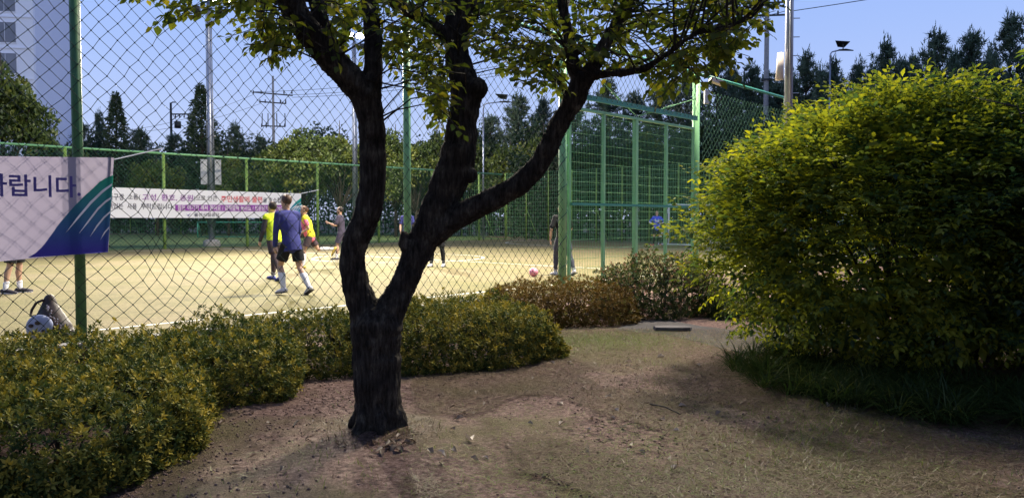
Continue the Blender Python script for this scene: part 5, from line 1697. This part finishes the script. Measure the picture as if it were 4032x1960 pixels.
def crown_pine(seed):
    """whorled boughs carrying needle tufts, upright candles at the tips, in metres"""
    r = np.random.default_rng(seed)
    P, D, L, W, T_ = [], [], [], [], []
    limbs = []
    nk = 14
    for k in range(nk):
        f0 = k / (nk - 1)
        z = 2.6 + 8.6 * f0
        rad = 2.9 * (1 - f0 ** 1.6) * (.75 + .25 * math.sin(min(1, f0 * 3) * 1.57)) + .25
        nb = 7
        for j in range(nb):
            a = j * 2 * math.pi / nb + k * 1.1 + r.normal() * .35
            ln = rad * r.uniform(.55, 1.15)
            rise = .35 + .5 * f0 + r.normal() * .2
            tip = np.array([math.cos(a) * ln, math.sin(a) * ln, z + rise])
            base = np.array([0, 0, z - .2])
            limbs.append((base, tip))
            ntf = 4 + int(ln * 1.6)
            for s_ in range(ntf):
                f = .30 + .70 * (s_ + r.random()) / ntf
                c = base + (tip - base) * f + r.normal(size=3) * np.array([.18, .18, .12])
                m = 22
                d = unit(r.normal(size=(m, 3)) + np.array([[math.cos(a) * .5, math.sin(a) * .5, .8]]))
                P.append(np.repeat(c[None], m, 0) + r.normal(size=(m, 3)) * .07); D.append(d); L.append(r.uniform(.22, .42, m)); W.append(r.uniform(.05, .085, m)); T_.append(np.clip(r.normal(.42, .2) + .1 * r.normal(size=m), 0, 1))
            m = 7
            hgt = r.uniform(.25, .7)
            P.append(tip[None] + np.stack([r.normal(size=m) * .03, r.normal(size=m) * .03, np.linspace(0, hgt, m)], 1))
            D.append(unit(np.array([[0, 0, 1.0]]) + r.normal(size=(m, 3)) * .22)); L.append(r.uniform(.18, .30, m)); W.append(np.full(m, .07)); T_.append(np.full(m, .5))
    m = 60
    P.append(np.stack([r.normal(size=m) * .05, r.normal(size=m) * .05, np.linspace(10.6, 11.8, m)], 1)); D.append(unit(np.array([[0, 0, 1.0]]) + r.normal(size=(m, 3)) * .4)); L.append(r.uniform(.2, .35, m)); W.append(np.full(m, .07)); T_.append(np.full(m, .5))
    P, D, L, W, T_ = (np.concatenate(q) for q in (P, D, L, W, T_))
    return leaves('crown', P, D, unit(r.normal(size=D.shape)), L, W, T_, (NEED_V, NEED_F)), limbs
def crown_cone(seed, n=8000):
    r = np.random.default_rng(seed)
    f = r.random(n) ** 1.25
    a = r.random(n) * 6.283
    rad = 2.4 * (1 - f) ** .8 * (1 + .28 * np.sin(a * 5 + f * 17)) * (.3 + .7 * r.random(n) ** .5) + .05
    P = np.stack([np.cos(a) * rad, np.sin(a) * rad, .8 + 12.0 * f + .25 * np.sin(f * 60 + a * 3) - .15 * rad], 1)
    D = unit(np.stack([np.cos(a), np.sin(a), .25 * r.normal(size=n) + .1], 1) + r.normal(size=(n, 3)) * .5)
    t = np.clip(.4 + .2 * r.normal(size=n), 0, 1)
    return leaves('crown', P, D, unit(np.array([[0, 0, 1.0]]) + r.normal(size=(n, 3)) * .6), r.uniform(.25, .5, n), r.uniform(.1, .2, n), t, (SLIM_V, SLIM_F))

def trunk_mesh(kind, seed, pts=None):
    b = MB(); rs = random.Random(seed)
    h = H0[kind]
    b.loft([(0, 0, -.2), (.05, 0, h * .3), (0, .05, h * .6), (0, 0, h * .93)], [.22, .16, .11, .03], 8, dome=False)
    if kind == 'broad':
        for c in pts[:22]:
            b.tube([(0, 0, 2.2), (c[0] * .5, c[1] * .5, (c[2] + 2.2) * .5), tuple(c)], .09, 5, .02)
    elif kind == 'pine':
        for a, t in pts:
            b.tube([tuple(a), tuple((np.array(a) + t) / 2 - np.array([0, 0, .1])), tuple(t)], .035, 4, .012)
    else:
        for k in range(30):
            z = 1 + 11 * k / 30; a = k * 2.4; q = (13 - z) / 13 * 1.7
            b.tube([(0, 0, z), (math.cos(a) * q, math.sin(a) * q, z + .1)], .03, 4, .01)
    return b.mesh('trunk', True)
PROTO = {'broad': [], 'pine': [], 'cone': []}
for s in range(3):
    cm, c = crown_broad(100 + s); cm.materials.append(L_far); tm = trunk_mesh('broad', s, c); tm.materials.append(bark_f); PROTO['broad'].append((cm, tm))
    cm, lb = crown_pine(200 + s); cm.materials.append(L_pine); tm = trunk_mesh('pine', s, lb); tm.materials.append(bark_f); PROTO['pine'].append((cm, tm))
for s in range(2):
    cm = crown_cone(300 + s); cm.materials.append(L_con); tm = trunk_mesh('cone', s); tm.materials.append(bark_f); PROTO['cone'].append((cm, tm))
NAMES = {'broad': 'broadleaf_tree', 'pine': 'pine_tree', 'cone': 'conifer_tree'}
rb_ = random.Random(3)
def far_tree(kind, px_, top, Y, wpx, label, var=None):
    p = at(px_, 900, Y); H = at(px_, top, Y).z
    w = wpx / 2 * Y / F_PX
    cm, tm = PROTO[kind][(var if var is not None else rb_.randrange(9)) % len(PROTO[kind])]
    o = empty(NAMES[kind], (p.x, Y, 0), rb_.uniform(0, 6.28), label, 'tree', 'trees behind the pitch')
    for nm, me, sc in (('crown', cm, (w / R0[kind], w / R0[kind], H / H0[kind])), ('trunk', tm, (w / R0[kind], w / R0[kind], H / H0[kind]))):
        q = bpy.data.objects.new(nm, me); COL.objects.link(q); q.parent = o; q.scale = sc
    return o
T = far_tree
T('broad', 20, 150, 44, 430, 'big dense tree in front of the apartment tower at the left edge', 0)
T('broad', 190, 470, 50, 210, 'low rounded tree right of the big tree by the tower', 1)
T('cone', 466, 368, 74, 190, 'narrow conifer standing alone left of the slim utility pole', 0)
T('cone', 800, 335, 72, 230, 'narrow conifer directly behind the tall steel light pole', 1)
for k, (x, tp, w, lab) in enumerate(((330, 500, 170, 'dark pine beside the left green net post'), (560, 520, 220, 'dark pine between the lone conifer and the slim pole'), (400, 450, 110, 'thin pine at left foot of the lone conifer'),
                                     (690, 540, 200, 'dark pine below the transformer pole'), (930, 500, 190, 'dark pine just right of the tall steel pole'), (1030, 545, 190, 'dark pine under the crossarm pole'))):
    T('pine', x, tp, 80, w * 1.4, lab)
T('broad', 1190, 455, 56, 330, 'rounded light green tree lit by floodlights left of the trunk', 1)
T('broad', 1340, 440, 60, 300, 'rounded tree partly hidden by the left limb', 2)
T('broad', 1560, 455, 60, 300, 'rounded tree seen between the two main limbs', 0)
T('broad', 1720, 470, 64, 260, 'rounded tree right of the middle green post', 1)
T('pine', 1470, 470, 74, 220, 'dark pine behind the left limb of the trunk')
T('broad', 2140, 450, 58, 300, 'yellowish tree behind the green corner post', 2)
T('broad', 2420, 560, 57, 330, 'low leafy tree behind the wire panels, left half', 0)
T('broad', 2640, 540, 57, 330, 'low leafy tree behind the wire panels, right half', 1)
for x, tp, Y, w, lab in ((1930, 470, 66, 230, 'dark pine under the small street lamp'), (2040, 385, 66, 260, 'pointed pine left of the green corner post'), (2140, 400, 70, 210, 'pine whose tip shows left of the corner post'),
                         (2260, 380, 70, 250, 'pine behind the third limb bend'), (2390, 325, 64, 260, 'tall pine above the first wire panel'), (2500, 380, 68, 240, 'pine above the centre of the wire panels'),
                         (2600, 330, 62, 260, 'pine left of the right thick green post'), (2700, 300, 60, 260, 'pine directly behind the right thick green post'), (2820, 200, 54, 260, 'tall pine right of the right thick green post'),
                         (2950, 270, 56, 240, 'pine left of the concrete utility pole'), (3060, 330, 56, 240, 'pine behind the two grey poles'), (3165, 225, 48, 250, 'pine just right of the big light pole'),
                         (3270, 250, 50, 220, 'pine below the street lamp over the shrub'), (3370, 260, 52, 240, 'small pine right of the street lamp over the shrub'), (3480, 180, 48, 240, 'pine with tall candle above the middle of the shrub'),
                         (3580, 240, 50, 230, 'low pine tip between taller pines over the shrub'), (3670, 140, 46, 280, 'bushy pine second from the right edge'), (3810, 150, 48, 300, 'broad bushy pine near the right edge'),
                         (3960, 85, 44, 290, 'tallest pine at the right edge'), (4080, 130, 44, 280, 'pine cut by the right edge of the picture')):
    T('pine', x, tp, Y, w * 1.35, lab)

for x, tp, Y, w, lab in ((1110, 520, 62, 300, 'mid green tree left of the rounded floodlit tree'), (1450, 500, 66, 300, 'leafy tree filling the gap behind the left limb'), (1640, 520, 58, 280, 'low leafy tree just right of the middle green post'),
                         (1850, 500, 62, 300, 'leafy tree below the small street lamp'), (2010, 520, 60, 300, 'leafy tree left of the corner post'), (2290, 500, 60, 300, 'leafy tree behind the leftmost wire panel'),
                         (2540, 470, 60, 300, 'leafy tree behind the central wire panel post'), (2790, 430, 55, 320, 'leafy tree right of the right thick green post'), (300, 540, 60, 260, 'low leafy tree behind the left net post'),
                         (620, 560, 66, 260, 'low leafy tree under the slim pole'), (900, 560, 64, 260, 'low leafy tree right of the steel light pole')):
    T('broad', x, tp, Y, w, lab)
for x, tp, Y, w, lab in ((3010, 300, 60, 330, 'pine just left of the concrete pole, second row'), (3110, 310, 62, 330, 'pine between the big light pole and the street lamp, second row'), (3220, 285, 60, 330, 'second row pine left of the street lamp over the shrub'),
                         (3430, 280, 60, 330, 'second row pine right of the street lamp over the shrub'), (3540, 250, 58, 330, 'second row pine above the middle of the shrub'), (3740, 225, 58, 330, 'second row pine behind the two bushy pines'),
                         (3890, 215, 56, 330, 'second row pine left of the tallest pine'), (2880, 290, 62, 330, 'second row pine above the net right of the thick post')):
    T('pine', x, tp, Y, w, lab)
# unseen trees added around the viewpoint to keep the foreground dark
for x, y, sc, lab in ((-9.5, -3.5, .95, 'unseen tree added left of the viewpoint'), (-4.0, -7.0, 1.1, 'unseen tree added behind the viewpoint, left'), (3.0, -6.5, 1.05, 'unseen tree added behind the viewpoint, right'), (9.5, -4.0, 1.0, 'unseen tree added right of the viewpoint'), (-13, 3.0, .9, 'unseen tree added beyond the left edge of the picture'), (0.0, -11.0, 1.2, 'unseen tree added far behind the viewpoint'), (-8.5, -11.0, 1.15, 'unseen tree added far behind the viewpoint, left'), (8.0, -11.0, 1.15, 'unseen tree added far behind the viewpoint, right'), (13.0, 2.0, 1.0, 'unseen tree added beyond the right edge of the picture')):
    o = empty('broadleaf_tree', (x, y, 0), x, lab, 'tree', 'unseen trees added to darken the foreground')
    cm, tm = PROTO['broad'][int(abs(x)) % 3]
    for nm, me in (('crown', cm), ('trunk', tm)):
        q = bpy.data.objects.new(nm, me); COL.objects.link(q); q.parent = o; q.scale = (sc, sc, sc)

# tall dark hedge rows behind the fences
L_hr = leafmat('hedgerow_leaf', [(0, (0.012, 0.028, 0.014)), (.6, (0.03, 0.055, 0.022)), (1, (0.06, 0.09, 0.03))], .35, .03)
def hedgerow(label, p, q, h, thick, seed):
    p, q = Vector(p), Vector(q)
    L = (q - p).length; d = (q - p).normalized()
    o = empty('hedgerow', p, math.atan2(d.y, d.x), label, 'hedge', 'tall hedges behind the fences')
    r = np.random.default_rng(seed)
    n = int(L * 1000)
    x = r.random(n) * L; y = r.normal(size=n) * thick * .35
    top = h * (1 + .22 * lumps(np.stack([x, 0 * x, 0 * x], 1), .9, seed) + .06 * r.normal(size=n))
    z = top * r.random(n) ** .7
    P = np.stack([x, y, z], 1)
    D = rnd_dir(n); N = unit(rnd_dir(n) + np.array([[0, -.6, .7]]))
    me = leaves('foliage', P, D, N, r.uniform(.22, .44, n), r.uniform(.14, .26, n), np.clip(.35 + .25 * r.normal(size=n), 0, 1), (SLIM_V, SLIM_F))
    f = link('foliage', me, L_hr, o); setp(f, kind='stuff')
    b = MB(); rs = random.Random(seed)
    for k in range(int(L / 1.2)):
        x_ = rs.random() * L
        b.tube([(x_, 0, -.05), (x_ + rs.uniform(-.3, .3), rs.uniform(-.2, .2), h * .8)], .07, 5, .02)
    s = b.build('stems', bark_f, o); setp(s, kind='stuff')
hedgerow('dark belt of tall shrubs behind the distant wire fence at left', (-50, 79, 0), (-8, 70, 0), 8.2, 2.2, 61)
hedgerow('dark belt of tall shrubs behind the pitch corner', (-9, 69.5, 0), (4, 59, 0), 7.6, 2.0, 62)
hedgerow('dark belt of tall shrubs behind the goal end fence', fp(U1 + 3.5, VF + 2), fp(U1 + 3.5, -4), 6.0, 1.8, 63)
hedgerow('dark hedge behind the far net fence below the big left tree', fp(-9, VF + 6.0), fp(2.5, VF + 9.0), 4.6, 1.3, 64)

# far lit sign among the trees
b = MB(); pz = at(2692, 628, 70)
sgn = empty('lit_sign', (pz.x, 70, 0), 0, 'small bright white light among the trees behind the wire panels', 'lamp')
MB().tube([(0, 0, 0), (0, 0, pz.z)], .06, 8).build('pole', dark_metal, sgn)
MB().box((0, 0, pz.z), (1.2, .2, .3)).build('housing', dark_metal, sgn)
MB().box((.1, -.12, pz.z - .02), (.95, .05, .2)).build('lens', emis('far_lamp_lens', (.95, .97, 1.0), 12), sgn)
# flood box on the right thick post
pp = fp(4.9, -.05, 4.45)
fb = empty('security_light', pp, 0, 'small box light on the top of the right thick green post', 'lamp')
MB().bar((.06, -.04, -.1), (.26, -.08, -.04), .035).build('bracket', galv, fb)
MB().box((.36, -.08, .04), (.32, .2, .09), (1, .05, -.35)).build('housing', beige_box, fb)
MB().box((.14, -.05, -.3), (.1, .12, .3)).build('junction_box', grey_box, fb)
